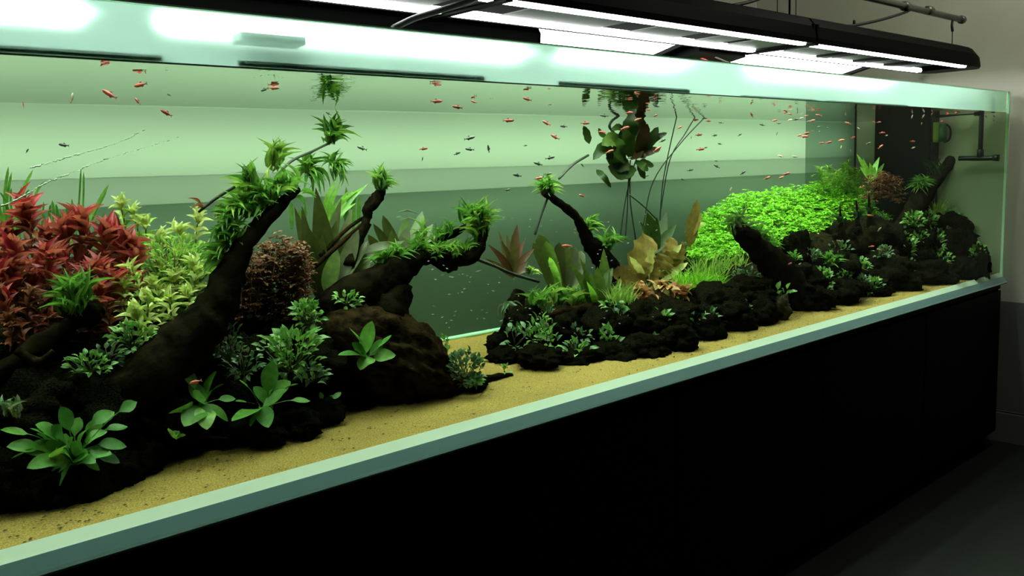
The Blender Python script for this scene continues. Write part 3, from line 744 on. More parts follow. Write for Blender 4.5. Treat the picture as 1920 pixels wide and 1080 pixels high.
# ------------------------------------------------------------------ lamps over the tank
def slim_lamp(x0, x1, label, end=False):
    r = empty('pendant_lamp', ((x0 + x1) / 2, 0.2, 1.86), label, 'lamp', None); o = r.location
    near = [(0.062, 1.806), (0.056, 1.822), (0.062, 1.862), (0.085, 1.892), (0.13, 1.908), (0.20, 1.912), (0.27, 1.908), (0.315, 1.892), (0.338, 1.862), (0.344, 1.822), (0.338, 1.806),
            (0.332, 1.806), (0.33, 1.85), (0.30, 1.872), (0.20, 1.876), (0.10, 1.872), (0.07, 1.85), (0.068, 1.806)]
    prism('housing', near, x0, x1, M['housing'], r, o)
    if end:   # rounded tapering nose
        n = 11; V = []; Fc = []
        outer = near[:n]
        st = [(0, 1.0), (0.05, 0.96), (0.10, 0.82), (0.14, 0.58), (0.165, 0.2)]
        for dx, s in st:
            for (y, z) in outer:
                V.append((x1 + dx - o[0], 0.2 + (y - 0.2) * (0.6 + 0.4 * s) - o[1], 1.806 + (z - 1.806) * s - o[2]))
        for i in range(len(st) - 1):
            for j in range(n - 1):
                a = i * n + j; Fc.append((a, a + n, a + n + 1, a + 1))
        for i in range(len(st) - 1): Fc.append((i * n, i * n + n - 1, (i + 1) * n + n - 1, (i + 1) * n))
        Fc.append(tuple(range((len(st) - 1) * n, len(st) * n)))
        pyobj('end_cap', V, Fc, M['housing'], r)
    else:
        prism('end_plate', [(0.06, 1.806), (0.06, 1.87), (0.34, 1.87), (0.34, 1.806)], x1 - 0.012, x1 - 0.001, M['housing'], r, o)
    prism('end_plate', [(0.06, 1.806), (0.06, 1.87), (0.34, 1.87), (0.34, 1.806)], x0 + 0.001, x0 + 0.012, M['housing'], r, o)
    for yc in (0.098, 0.294):
        prism('tube', [(yc - 0.014, 1.812), (yc - 0.010, 1.803), (yc + 0.010, 1.803), (yc + 0.014, 1.812), (yc + .01, 1.82), (yc - .01, 1.82)], x0 + 0.02, x1 - 0.015, M['tube'], r, o)
    prism('reflector', [(0.08, 1.866), (0.08, 1.869), (0.32, 1.869), (0.32, 1.866)], x0 + 0.012, x1 - 0.012, M['reflect'], r, o)
    return r, o
def lamp_x(u, v): return at(u, v, 0.2).x
JX = [at(1510, 84, 0.1).x]
XA1, XA0 = 4.26, JX[0]
secs = [(XA0 + 0.006, XA1, True, 'long black slim lamp ending in a rounded nose over the tank end'),
        (XA0 - 1.42, XA0 - 0.006, False, 'black slim lamp joined to the round nosed lamp, middle section'),
        (XA0 - 2.86, XA0 - 1.43, False, 'black slim lamp section leaving the top edge of the photo')]
pn = {0: [(3.0, 3.22), (3.38, 3.52), (3.68, 3.80), (3.95, 4.08)], 1: [(1.60, 1.98), (2.12, 2.34), (2.45, 2.58), (2.64, 2.84)], 2: [(0.1, 0.5), (0.62, 1.36)]}
for i, (x0, x1, e, lb) in enumerate(secs):
    r, o = slim_lamp(x0, x1, lb, e)
    for (a_, b_) in pn[i]:
        prism('diffuser_panel', [(0.116, 1.812), (0.116, 1.815), (0.276, 1.815), (0.276, 1.812)], a_, b_, M['panel'], r, o)
    for xx in ([3.3, 3.6, 3.88] if i == 0 else []):
        prism('crossbar', [(0.112, 1.808), (0.112, 1.818), (0.28, 1.818), (0.28, 1.808)], xx - 0.035, xx + 0.035, M['housing'], r, o)
    prism('joint_bar', [(0.06, 1.80), (0.06, 1.812), (0.34, 1.812), (0.34, 1.80)], x0 - 0.01, x0 + 0.012, M['housing'], r, o)
# wide tilted reflectors behind
def wide_lamp(x0, x1, label, lit=True):
    r = empty('reflector_lamp', ((x0 + x1) / 2, 0.52, 1.82), label, 'lamp'); o = r.location
    prism('hood', [(0.375, 1.836), (0.37, 1.85), (0.42, 1.875), (0.64, 1.86), (0.70, 1.80), (0.705, 1.762), (0.695, 1.762), (0.688, 1.80), (0.63, 1.845), (0.42, 1.86)], x0, x1, M['housing'], r, o)
    prism('lit_panel', [(0.39, 1.842), (0.685, 1.776), (0.686, 1.779), (0.391, 1.846)], x0 + 0.03, x1 - 0.03, M['led'], r, o)
    for (a_, b_) in ((x0, x0 + 0.03), (x1 - 0.03, x1)):
        prism('end_cap', [(0.375, 1.832), (0.37, 1.85), (0.42, 1.875), (0.64, 1.86), (0.70, 1.80), (0.705, 1.758)], a_, b_, M['housing'], r, o)
    return r
bx = [at(u, v, 0.5).x for u, v in ((925, 70), (1252, 95), (1352, 103), (1600, 130))]
wide_lamp(bx[0], bx[1], 'wide open reflector lamp glaring white, left of the loose wires')
wide_lamp(bx[2], bx[3], 'wide open reflector lamp glaring white, right of the loose wires')
# connector box and wires between them
r = empty('wire_box', ((bx[1] + bx[2]) / 2, 0.5, 1.80), 'open black connector box with loose pink wires between the reflectors', 'connector'); o = r.location
prism('box', [(0.38, 1.80), (0.38, 1.84), (0.62, 1.84), (0.66, 1.765), (0.60, 1.765)], bx[1] + 0.02, bx[2] - 0.02, M['housing'], r, o)
for k_, (cm, dy) in enumerate((('pink', 0), ('pink', .02), ('steel', -.03), ('pink', .04))):
    pts = [(bx[1] + 0.10 + .03 * k_, 0.44 + dy, 1.796), (bx[1] + 0.16 + .03 * k_, 0.42 + dy, 1.776), (bx[1] + 0.26 + .02 * k_, 0.44 + dy, 1.772 + .004 * k_), (bx[1] + 0.34, 0.47 + dy, 1.79)]
    tube('wire', pts, 0.0035, M[cm], r, o)
# long black closed lamp at the left
CX0, CX1 = -0.6, at(992, 66, 0.42).x
r = empty('box_lamp', (0.6, 0.5, 1.8), 'long closed black lamp seen side on behind the slim lamps', 'lamp'); o = r.location
prism('housing', [(0.375, 1.742), (0.37, 1.80), (0.39, 1.834), (0.66, 1.834), (0.68, 1.80), (0.68, 1.742), (0.672, 1.742), (0.67, 1.80), (0.65, 1.82), (0.40, 1.82), (0.382, 1.80), (0.382, 1.742)], CX0, CX1, M['matte'], r, o)
prism('end_cap', [(0.375, 1.742), (0.37, 1.80), (0.39, 1.834), (0.66, 1.834), (0.68, 1.80), (0.68, 1.742)], CX1 - .012, CX1 - .002, M['matte'], r, o)
for yc in (0.44, 0.60):
    for (a_, b_) in ((CX0 + .02, 0.62), (0.80, CX1 - 0.04)):
        prism('tube', [(yc - 0.022, 1.768), (yc - 0.015, 1.752), (yc + 0.015, 1.752), (yc + 0.022, 1.768), (yc, 1.78)], a_, b_, M['strip'], r, o)
prism('reflector', [(0.385, 1.812), (0.385, 1.815), (0.665, 1.815), (0.665, 1.812)], CX0 + .02, CX1 - .02, M['reflect'], r, o)
for k_ in range(3):
    x0 = [1.00, 1.12, 1.22][k_]
    tag(tube('cable', [(x0, 0.40, 1.835), (x0 + 0.05, 0.37, 1.842), (x0 + 0.10, 0.40, 1.87), (x0 + 0.16, 0.38, 1.838)], 0.006, M['cable'], None), 'black cable loop lying on the closed black lamp, %s from the left' % ORD[k_ + 1], 'cable', 'cable loops on the closed lamp')
for k_ in range(2):
    x0 = 0.95 + 0.5 * k_
    tag(tube('hanging_wire', [(x0, 0.5, 1.834), (x0 + 0.03, 0.5, 2.2), (x0, 0.5, 3.0)], 0.003, M['cable'], None, None, 5, 2), 'thin suspension wire of the closed black lamp, %s from the left' % ORD[k_ + 1], 'wire')
# rail, hooks, cables
ra, rb = at(1640, -2, 0.2), at(1803, 37, 0.2)
RZ = ra.z
r = empty('ceiling_rail', ra.lerp(rb, .5), 'grey rail above the lamps at the wall', 'rail')
x_end = at(1803, 37, 0.2)
rl = tube('rail', [(2.4, 0.2, x_end.z + .004), (x_end.x, 0.2, x_end.z)], 0.014, M['steel'], r, r.location, 8, 3)
tube('end_cap', [(x_end.x - .01, 0.2, x_end.z), (x_end.x + .012, 0.2, x_end.z)], 0.019, M['steel'], rl, r.location, 10, 2)
for (u, v) in ((1698, 12), (1742, 20)):
    p_ = at(u, v, 0.2); tube('clamp', [p_ - Vector((.02, 0, 0)), p_ + Vector((.02, 0, 0))], 0.02, M['steel'], rl, r.location, 8, 2)
pe = at(1786, 40, 0.2); pz = at(1785, 97, 0.2)
tag(tube('hanging_wire', [pe, pz], 0.0022, M['cable'], None, None, 5, 2), 'thin wire from the rail end down to the lamp nose', 'wire')
tag(tube('hook', [pe + Vector((0, 0, .005)), pe - Vector((0.006, 0, .02)), pe - Vector((-.004, 0, .045))], 0.006, M['cable'], None), 'small black hook under the rail end', 'hook')
a_ = at(1602, 38, .2); b_ = at(1600, 70, .2)
tag(tube('hook', [a_, a_.lerp(b_, .45), a_.lerp(b_, .6) + Vector((.012, 0, 0)), b_], 0.0055, M['cable'], None), 'black chain hook holding up the lamp before its nose', 'hook')
for i, u in enumerate((1457, 1480, 1492)):
    a_ = at(u, 42, .2)
    tag(tube('hanging_wire', [a_, a_ + Vector((0, 0, 1.05))], (0.0016, 0.004, 0.0016)[i], M['cable'], None, None, 5, 2), 'vertical suspension wire over the lamp joint, %s from the left' % ORD[i + 1], 'wire')
tag(tube('cable', [at(1440, 45, .2), at(1462, 36, .19), at(1486, 46, .2), at(1510, 50, .2)], 0.006, M['cable'], None), 'coiled cable end lying on the lamp under the vertical wires', 'cable')
tag(tube('cable', [at(1515, 55, .2), at(1570, 52, .2), at(1640, 40, .2), at(1695, 24, .2), at(1710, 16, .2)], 0.006, M['cable'], None), 'black power cable curving from the lamp up to the rail', 'cable')
tag(tube('cable', [at(1305, 20, .2), at(1350, 14, .2), at(1400, 5, .2), at(1440, -8, .2)], 0.006, M['cable'], None), 'black power cable rising left from the lamp top', 'cable')
tag(tube('cable', [at(1180, 8, .2), at(1240, 6, .2), at(1290, -6, .2)], 0.005, M['cable'], None), 'short black cable at the top edge over the lamp', 'cable')
tag(tube('cable', [at(737, 53, .05), at(775, 35, .05), at(810, 24, .05), at(880, 2, .05), at(905, -10, .05)], 0.007, M['cable'], None), 'black cable crossing under the slim lamps at the top left', 'cable')

# ------------------------------------------------------------------ equipment at the tank end
XE = L_TANK - 0.11
a_, b_ = atx(1640, 240, XE), atx(1745, 240, XE)
wr = empty('overflow_box', ((XE + L_TANK) / 2, (a_.y + b_.y) / 2, 0.85), 'dark overflow box standing against the tank end wall', 'overflow box'); o = wr.location
wb = box('body', (XE, b_.y, 0.86), (L_TANK - 0.004, a_.y, 1.672), M['weir'], wr, o, 0.004)
n_ = 14
for i in range(n_):
    y0 = b_.y + 0.012 + (a_.y - b_.y - 0.024) * i / n_
    box('weir_tooth', (XE - 0.002, y0, 1.672), (XE + 0.006, y0 + 0.009, 1.688), M['weir'], wb, o)
pr = empty('inlet_pipe', (L_TANK - 0.05, 0.1, 1.6), 'black return pipe with a horizontal outlet at the tank end', 'pipe'); o = pr.location
xp = L_TANK - 0.05
top, bot = atx(1841, 206, xp), atx(1838, 292, xp)
dp = tube('down_pipe', [top + Vector((0, 0, .05)), top, bot], 0.011, M['pipe'], pr, o, 10, 3)
tube('elbow', [bot + Vector((0, 0, 0.03)), bot + Vector((0, 0, -0.006))], 0.015, M['pipe'], dp, o, 10, 2)
op = tube('outlet_pipe', [atx(1798, 297, xp), atx(1840, 297, xp), atx(1872, 296, xp)], 0.0115, M['pipe'], pr, o, 10, 3)
tube('end_cap', [atx(1863, 296, xp), atx(1873, 296, xp)], 0.016, M['pipe'], op, o, 10, 2)
fp = tube('feed_pipe', [atx(1748, 220, xp), atx(1800, 214, xp), atx(1838, 212, xp)], 0.007, M['pipe'], pr, o, 8, 3)
tube('elbow', [atx(1828, 212, xp), atx(1843, 212, xp)], 0.014, M['pipe'], fp, o, 10, 2)
cp = empty('feeding_cup', atx(1757, 267, xp), 'lime green cup with a dark side and black ring handle', 'cup'); o = cp.location
ka = ppm(atx(1757, 250, xp))
c0, c1 = atx(1752, 267, xp), atx(1752, 230, xp)
tube('cup', [c0, c0.lerp(c1, .5), c1], [13 / ka * .9, 13 / ka, 13 / ka * 1.05], M['cup'], cp, o, 14, 2)
tube('side_case', [atx(1767, 266, xp), atx(1767, 232, xp)], 8 / ka, M['cupdark'], cp, o, 8, 2)
tube('handle', [atx(1772, 232, xp), atx(1780, 238, xp), atx(1782, 250, xp), atx(1779, 262, xp), atx(1770, 267, xp)], 2 / ka, M['pipe'], cp, o, 6, 4)

# ------------------------------------------------------------------ plants, left bank
# ribbon grass behind the red plants: every blade by itself
r = empty('ribbon_grass', at(20, 430, .70), 'tall ribbon grass clump at the left edge behind the red plants', 'plant')
for (b, t, wd) in (((2, 430), (-12, 300), 9), ((8, 430), (16, 312), 8), ((10, 440), (22, 322), 7), ((22, 420), (62, 318), 8), ((26, 410), (21, 352), 6), ((30, 420), (42, 355), 7), ((38, 430), (40, 350), 6),
                  ((28, 400), (0, 360), 5), ((55, 400), (82, 340), 6), ((46, 385), (55, 355), 5), ((15, 440), (-5, 370), 8), ((30, 440), (12, 380), 8)):
    pathleaf(r, [(b[0], b[1] + 40, .70), ((b[0] + t[0]) / 2 - 3, (b[1] + t[1]) / 2, .70), (t[0], t[1], .69)], wd * .7, 'grass', 'strap', .8, .2, 10)
r = empty('ribbon_grass', at(130, 440, .72), 'ribbon grass clump with short blades between two red crowns', 'plant')
for i, (b, t, wd) in enumerate((((75, 430), (82, 378), 5), ((84, 440), (95, 382), 6), ((100, 440), (98, 375), 8), ((108, 440), (105, 382), 7), ((92, 440), (92, 390), 5), ((125, 440), (124, 385), 5), ((132, 440), (135, 372), 6),
                  ((138, 440), (131, 395), 7), ((118, 450), (112, 400), 6), ((140, 450), (152, 315), 5), ((152, 420), (157, 322), 5), ((88, 440), (80, 400), 5), ((113, 440), (118, 392), 5))):
    pathleaf(r, [(b[0], b[1] + 30, .72), ((b[0] + t[0]) / 2 + 2, (b[1] + t[1]) / 2, .72), (t[0], t[1], .71)], wd * .7, 'grass', 'strap', .8, .2, 10)
r = empty('ribbon_grass', at(175, 450, .72), 'ribbon grass with two blades leaning right over the red plants', 'plant')
for i, (b, t, wd) in enumerate((((150, 425), (204, 346), 8), ((155, 430), (200, 358), 6), ((182, 450), (194, 400), 8), ((190, 460), (193, 405), 6), ((212, 450), (214, 415), 5), ((226, 460), (226, 415), 6), ((172, 450), (180, 412), 5))):
    pathleaf(r, [(b[0], b[1] + 25, .72), ((b[0] + t[0]) / 2 + 2, (b[1] + t[1]) / 2 + 4, .72), (t[0], t[1], .71)], wd * .7, 'grass', 'strap', .8, .3, 10)

RED = [(50, 378, .50, 62, 17), (10, 424, .52, 52, 16), (84, 424, .54, 46, 14), (25, 458, .40, 60, 17), (122, 418, .50, 56, 16), (155, 405, .50, 62, 18), (200, 422, .48, 58, 17), (236, 442, .46, 54, 17),
       (217, 452, .52, 46, 15), (255, 468, .44, 50, 16), (187, 494, .42, 56, 18), (80, 478, .44, 46, 15), (60, 505, .40, 40, 13), (118, 462, .46, 44, 14), (8, 540, .34, 50, 16), (183, 530, .38, 50, 16),
       (213, 516, .40, 50, 16), (-5, 480, .42, 52, 16), (152, 470, .50, 46, 16), (240, 500, .42, 46, 15)]
rg = random.Random(41)
for i in range(7):
    u = rg.uniform(-10, 255); RED.append((u, interp(u, [(0, 440), (50, 420), (120, 450), (200, 450), (255, 490)]) + rg.uniform(15, 80), rg.uniform(.38, .5), rg.uniform(44, 58), rg.uniform(15, 19)))
RED.sort()
for i, (u, v, Y, L, W) in enumerate(RED):
    bu = u + (12 if u < 120 else -6)
    stemplant('red_stem_plant', (bu, v + 135, Y + .02), (u, v + 26, Y), 6, 4, L * 1.08, W * 0.95, 'red', 'redlow', 'crimson stem plant in the red thicket, %s crown from the left' % ORD[i + 1], 'red thicket', i + 1, (28, 72), 0.95, crown=7, low=.7)
LOWR = [(75, 562, .36, 36, 11), (38, 606, .33, 34, 11), (120, 520, .38, 36, 11), (55, 545, .36, 36, 11), (20, 590, .33, 34, 11), (200, 575, .36, 38, 11), (95, 590, .34, 34, 10)]
LOWR.sort()
for i, (u, v, Y, L, W) in enumerate(LOWR):
    stemplant('rust_stem_plant', (u, v + 70, Y + .01), (u, v + 10, Y), 4, 3, L, W, 'redlow', 'redlow', 'rust brown stem plant below the red thicket, %s from the left' % ORD[i + 1], 'rust plants below the red thicket', i + 40, (40, 85), 0.9, crown=5)
YEL = [(227, 392, .56, 42, 11), (273, 428, .54, 44, 12), (250, 405, .55, 36, 10), (300, 456, .50, 44, 12), (370, 420, .50, 46, 12), (338, 440, .52, 42, 11), (396, 478, .46, 38, 11), (250, 512, .38, 42, 13),
       (234, 540, .38, 38, 12), (278, 568, .34, 46, 16), (257, 600, .32, 54, 18), (318, 568, .34, 44, 14), (352, 556, .36, 40, 12), (300, 505, .46, 38, 10), (345, 490, .46, 38, 10), (375, 520, .42, 36, 10), (290, 540, .40, 38, 11), (325, 528, .42, 36, 10)]
for i in range(8):
    YEL.append((rg.uniform(225, 390), rg.uniform(470, 590), rg.uniform(.38, .48), rg.uniform(38, 48), rg.uniform(11, 14)))
YEL.sort()
for i, (u, v, Y, L, W) in enumerate(YEL):
    lo = 'lime' if v < 540 else 'yellow'
    stemplant('lime_stem_plant', (u + 8, v + 120, Y + .02), (u, v - 4, Y), 6, 3, L * .85, W * .85, 'yellow', lo, 'pale lime stem plant between red thicket and branch, %s from the left' % ORD[i + 1], 'lime thicket', i + 80, (45, 85), 0.95, 'stem', crown=7)
bushlet('lime_bush', (330, 520, .50, 75, 75), 900, 16, 4.5, 'lime', 'feathery lime green bush filling the middle of the lime plants', True, 5, None, 'tiny')
# dark green tuft of ferns among the red plants
clump('fern', (140, 575, .33), 75, 62, 8, 'fern', 'dark green fern tuft on the stump below the red thicket', (0.0, -.1, 1), (2, 58), 'blade', False, 9, core=.02)
tag(wood('driftwood_stump', [(118, 606, .34, 16), (140, 594, .34, 20), (165, 582, .34, 18)], None, 'wood', None, 10, 0.4), 'short black stump carrying the fern tuft under the red thicket', 'driftwood')

# fern mass on the leaning branch
def along(name, pts, n, lpx, wpx, mat, label, seed, axis=(0, 0, 1), spread=(0, 75), joined=False, mat2=None, cat='plant', scat=0.012):
    n, wpx = int(n * 1.3), wpx * .8
    rg = random.Random(seed)
    P = [at(*p) for p in pts]; C = crom(P, 8); k = ppm(C[len(C) // 2])
    r = empty(name, C[0], label, cat); ms = Mass() if joined else None
    for i in range(n):
        b = C[rg.randrange(len(C))] + jit(rg, scat)
        d = rdir(axis, spread[0], spread[1], rg); Ln = lpx / k * rg.uniform(.6, 1.2); Wd = wpx / k * rg.uniform(.8, 1.2)
        if joined: ms.add('blade', b, d, UP + jit(rg, .5), Ln, Wd)
        else: put(r, 'blade', mat2 if (mat2 and rg.random() < .3) else mat, b, d, UP + jit(rg, .5), Ln, Wd)
    if joined: ms.build('foliage', mat, r)
    return r
along('fern', [(548, 352, .32), (520, 370, .31), (490, 395, .30)], 75, 46, 10, 'fern', 'bushy green fern on the upper end of the leaning black branch', 21, (-.35, 0, 1), (0, 80), mat2='fernlight')
along('fern', [(475, 400, .31), (440, 400, .31), (430, 440, .30)], 95, 44, 9, 'fern', 'wide green fern covering the middle of the leaning black branch', 22, (-.6, 0, .8), (0, 85), mat2='fernlight')
along('fern', [(440, 450, .29), (415, 470, .30), (420, 500, .29)], 70, 40, 8, 'fern', 'dark fern hanging on the lower left side of the leaning branch', 23, (-.7, 0, .7), (0, 85))
clump('fern', (470, 372, .33), 22, 52, 9, 'fernlight', 'pale green fern spray above the thin twig stubs', (-.5, 0, .8), (10, 60), seed=24)
clump('fern', (513, 318, .74), 16, 66, 10, 'fernlight', 'tall pale fern spray arching right from the branch top', (.25, 0, 1), (3, 38), seed=25)
clump('fern', (470, 350, .32), 14, 50, 8, 'fern', 'upright dark blades at the left of the branch top fern', (-.1, 0, 1), (3, 40), seed=26)
clump('leaf_spray', (620, 268, .76), 26, 56, 11, 'fern', 'topmost green leaf spray at the end of the thin twig', (.35, 0, 1), (3, 75), seed=27, mat2='fernlight')
clump('leaf_whorl', (578, 325, .68), 30, 46, 8, 'fern', 'dark star shaped leaf whorl drooping below the thin twig', (.2, -.8, .3), (25, 105), seed=28)
clump('leaf_whorl', (626, 314, .72), 32, 34, 6, 'fern', 'star shaped leaf whorl below the topmost leaf spray', (.3, -.9, .2), (25, 105), seed=29)
clump('leaf_pair', (560, 362, .31), 3, 34, 12, 'fern', 'few broad leaves at the very tip of the leaning branch', (1, 0, -.3), (5, 30), 'lance', seed=30)
for i, (u, v, a) in enumerate(((378, 384, 0), (420, 398, 1))):
    clump('rust_shoot', (u, v, .34), 5, 22, 7, 'redlow', ('small rusty leaf tip on the upper twig stub', 'small rusty leaf tip on the lower twig stub')[a], (-.8, 0, .3), (5, 60), 'lance', seed=31 + i)
# brown bush behind the branch
rg = random.Random(3)
r = empty('brown_bush', at(505, 600, .46), 'fine leafed reddish brown bush behind the leaning branch', 'plant'); ms = Mass(); st = Mass()
for i in range(60):
    u = rg.uniform(452, 580); top = 436 + abs(u - 525) * 0.5 + rg.uniform(0, 40); Y = rg.uniform(.40, .52)
    B_, T_ = at(u + rg.uniform(-20, 5), 605, Y), at(u, top, Y); k = ppm(T_)
    V, Fc = tubegeo([B_, B_.lerp(T_, .5) + jit(rg, .008), T_], [.0012] * 3, 4); st.raw(V, Fc)
    nn = int((605 - top) / 6)
    for j in range(nn):
        p = B_.lerp(T_, (j + 1) / nn) + jit(rg, .012)
        for q in range(5):
            a = rg.uniform(0, 2 * PI); ms.add('small', p, (math.cos(a), math.sin(a), rg.uniform(-.1, .5)), UP + jit(rg, .3), rg.uniform(9, 15) / k, 6 / k)
ms.build('foliage', 'brownbush', r); st.build('stem', 'stemred', r)
# big sword leaves behind the trunk
hand('sword_plant', (610, 575, .56), [(592, 352, 44), (566, 386, 30), (552, 388, 26), (640, 372, 40), (660, 392, 36), (575, 420, 40), (630, 415, 44), (605, 440, 46), (650, 440, 36), (585, 470, 40)],
     'tall dark brown sword plant with lance leaves behind the leaning branch', 'sword', 'lance', .8, seed=1, lift=.05)
hand('sword_plant', (600, 590, .47), [(633, 468, 30, .0, 'swordgreen'), (640, 498, 24, .02, 'swordgreen'), (690, 452, 34), (700, 470, 28), (672, 430, 30)],
     'olive sword plant with one upright leaf left of the trunk', 'sword', 'stalk', .7, seed=2, lift=.1)
hand('sword_plant', (600, 470, .70), [(690, 344, 14), (676, 354, 15), (664, 362, 14), (655, 356, 16), (640, 340, 13), (628, 352, 14), (650, 378, 16), (668, 380, 12), (636, 330, 9)],
     'bright green fronds arching right behind the brown sword leaves', 'swordbright', 'lance', .7, seed=3, lift=.35)
r = empty('ribbon_grass', at(660, 440, .72), 'few upright dark green ribbons left of the knotted branch', 'plant')
for (b, t, wd) in (((652, 430), (649, 350), 6), ((662, 430), (663, 358), 9), ((672, 430), (674, 368), 7), ((655, 440), (640, 372), 7), ((547, 430), (546, 378), 8), ((572, 440), (572, 384), 6), ((558, 430), (564, 392), 7)):
    pathleaf(r, [(b[0], b[1], .72), ((b[0] + t[0]) / 2, (b[1] + t[1]) / 2, .72), (t[0], t[1], .72)], wd, 'fern', 'strap', .8, .2, 8)
hand('sword_plant', (745, 520, .52), [(718, 404, 28), (735, 430, 24), (762, 404, 30, .03, 'swordgreen'), (792, 396, 26, .04, 'swordgreen'), (765, 426, 30), (812, 420, 28), (835, 430, 20, .02, 'swordgreen'), (700, 420, 22), (690, 440, 24)],
     'brownish sword plant with rounded leaves above the trunk', 'sword', 'oval', .8, seed=4, lift=.05)
hand('sword_plant', (640, 560, .48), [(760, 452, 24), (720, 470, 30), (735, 492, 26), (700, 500, 26, 0, 'swordgreen'), (712, 512, 18, -.02, 'broad'), (690, 520, 22, 0, 'swordgreen'), (668, 540, 16, 0, 'lotusyellow'), (625, 560, 18)],
     'olive sword plant with leaves reaching right over the trunk', 'sword', 'lance', .55, seed=5, lift=.35)
clump('fern', (716, 352, .47), 46, 36, 7, 'fern', 'green fern tuft crowning the knotted upright branch', (.1, 0, 1), (2, 62), seed=41, core=.012, mat2='fernlight')
along('fern', [(905, 440, .33), (903, 420, .33), (893, 455, .34)], 80, 44, 7, 'fern', 'dense green fern tuft at the raised right end of the trunk', 42, (.02, 0, 1), (0, 62), mat2='fernlight')
clump('fern', (880, 420, .36), 24, 46, 7, 'fern', 'upright fern blades just left of the raised trunk end', (-.1, 0, 1), (2, 45), seed=43)
along('fern', [(885, 474, .34), (850, 480, .35), (815, 482, .36)], 80, 30, 6, 'fern', 'low row of fern leaves on the thin part of the trunk', 44, (0, 0, 1), (0, 70), mat2='fernlight')
along('fern', [(800, 470, .37), (780, 480, .38), (798, 440, .40)], 60, 36, 7, 'fern', 'fern leaves where the thin side branch meets the trunk', 45, (0, 0, 1), (0, 75), mat2='fernlight')
along('fern', [(760, 490, .38), (735, 490, .39), (712, 505, .40)], 46, 40, 8, 'fern', 'dark fern leaves on the thick middle of the trunk', 46, (.1, 0, 1), (0, 80))
along('fern', [(812, 458, .39), (840, 440, .39)], 26, 30, 6, 'fern', 'small fern leaves along the thin side branch', 47, (0, 0, 1), (0, 70))
# cushions of small leaves
bushlet('small_leaf_plant', (577, 590, .34, 26, 24), 80, 15, 8, 'tuft', 'bright small leafed cushion above the left end of the slab', False, 51)
bushlet('small_leaf_plant', (650, 562, .37, 25, 12), 34, 14, 7, 'tuft', 'flat small leafed cushion on the crest of the slab', False, 52)
bushlet('small_leaf_plant', (545, 665, .27, 58, 40), 120, 19, 10, 'tuft', 'large fresh green cushion of small leaves on the left rocks', False, 53)
bushlet('small_leaf_plant', (560, 638, .30, 34, 14), 22, 28, 14, 'tuft', 'few wider green leaves topping the large green cushion', False, 54)
bushlet('small_leaf_plant', (430, 640, .27, 26, 36), 60, 15, 8, 'tuftdark', 'narrow dark green cushion below the foot of the leaning branch', False, 55)
bushlet('small_leaf_plant', (455, 680, .26, 34, 28), 60, 16, 8, 'tuftdark', 'dim green cushion left of the large green cushion', False, 56)
bushlet('small_leaf_plant', (585, 700, .25, 28, 20), 36, 18, 9, 'tuftdark', 'dim green cushion under the right side of the large cushion', False, 57)
bushlet('small_leaf_plant', (246, 632, .30, 40, 24), 85, 15, 8, 'tuft', 'green cushion of small leaves below the lime plants', False, 58)
bushlet('small_leaf_plant', (168, 686, .27, 40, 20), 60, 16, 8, 'tuft', 'green cushion on the left rock wall below the root', False, 59)
bushlet('small_leaf_plant', (205, 665, .29, 28, 16), 30, 16, 8, 'tuftdark', 'small dim cushion between two green cushions on the rock wall', False, 60)
bushlet('small_leaf_plant', (872, 692, .21, 34, 32), 170, 13, 8, 'tuftdark', 'round dark green cushion at the foot of the slab', False, 61)
bushlet('small_leaf_plant', (890, 714, .18, 12, 10), 18, 13, 7, 'tuft', 'tiny paler cushion below the round dark green cushion', False, 62)
bushlet('small_leaf_plant', (836, 642, .40, 14, 10), 14, 13, 7, 'tuft', 'tiny green plant at the rear of the sand behind the slab', False, 63)
bushlet('small_leaf_plant', (949, 694, .27, 8, 8), 10, 10, 6, 'tuft', 'tiny green shoot on the stick lying on the sand', False, 64)
clump('buce_shoot', (22, 775, .18), 18, 34, 9, 'tuftdark', 'pale wispy shoot at the left edge of the rock wall', (.1, 0, 1), (5, 70), 'lance', seed=65, mat2='yellow')
# broad leafed plants at the front
hand('broadleaf_plant', (692, 672, .185), [(698, 602, 36, -.01), (655, 614, 22, 0), (634, 666, 30, -.02), (742, 666, 30, -.02), (734, 628, 20, .0), (676, 694, 28, -.03), (715, 636, 20, .01), (660, 642, 22, .0)],
     'green broad leafed plant growing from the middle of the slab', 'broad', 'stalk', .55, seed=71, lift=.15, blade=1.95, wscale=.9, scatter=16)
hand('broadleaf_plant', (497, 765, .20), [(512, 676, 36, 0), (448, 712, 14, .02), (434, 790, 40, -.04), (440, 752, 14, .0), (504, 802, 36, -.06), (582, 752, 18, -.02), (545, 715, 28, .02), (520, 705, 28, .02), (475, 725, 24, .02), (535, 730, 26, -.02), (470, 800, 30, -.04), (560, 720, 20, .02)],
     'broad leafed plant with long pointed leaves below the large cushion', 'broad', 'stalk', .35, seed=72, lift=.2, blade=1.95, wscale=.9, scatter=16)
hand('broadleaf_plant', (378, 762, .21), [(388, 806, 42, -.05, 'broadlight'), (345, 800, 44, -.04), (316, 775, 34, -.02), (362, 732, 26, 0), (428, 790, 30, -.01), (442, 748, 18, -.02), (405, 695, 28, .03), (340, 690, 28, .03), (420, 720, 26, .03), (375, 790, 44, -.02), (355, 715, 28, .03), (395, 735, 30, .02)],
     'dark broad leafed plant with one glowing leaf beside the red fish', 'broad', 'stalk', .35, seed=73, lift=.15, blade=1.95, wscale=.9, scatter=16)
hand('broadleaf_plant', (330, 822, .18), [(316, 803, 18, -.01, 'broadlight'), (336, 808, 10, 0), (348, 815, 9, 0), (325, 808, 12, .01, 'broadlight')], 'tiny bright broad leafed seedling at the sand edge', 'broad', 'oval', .6, seed=74)
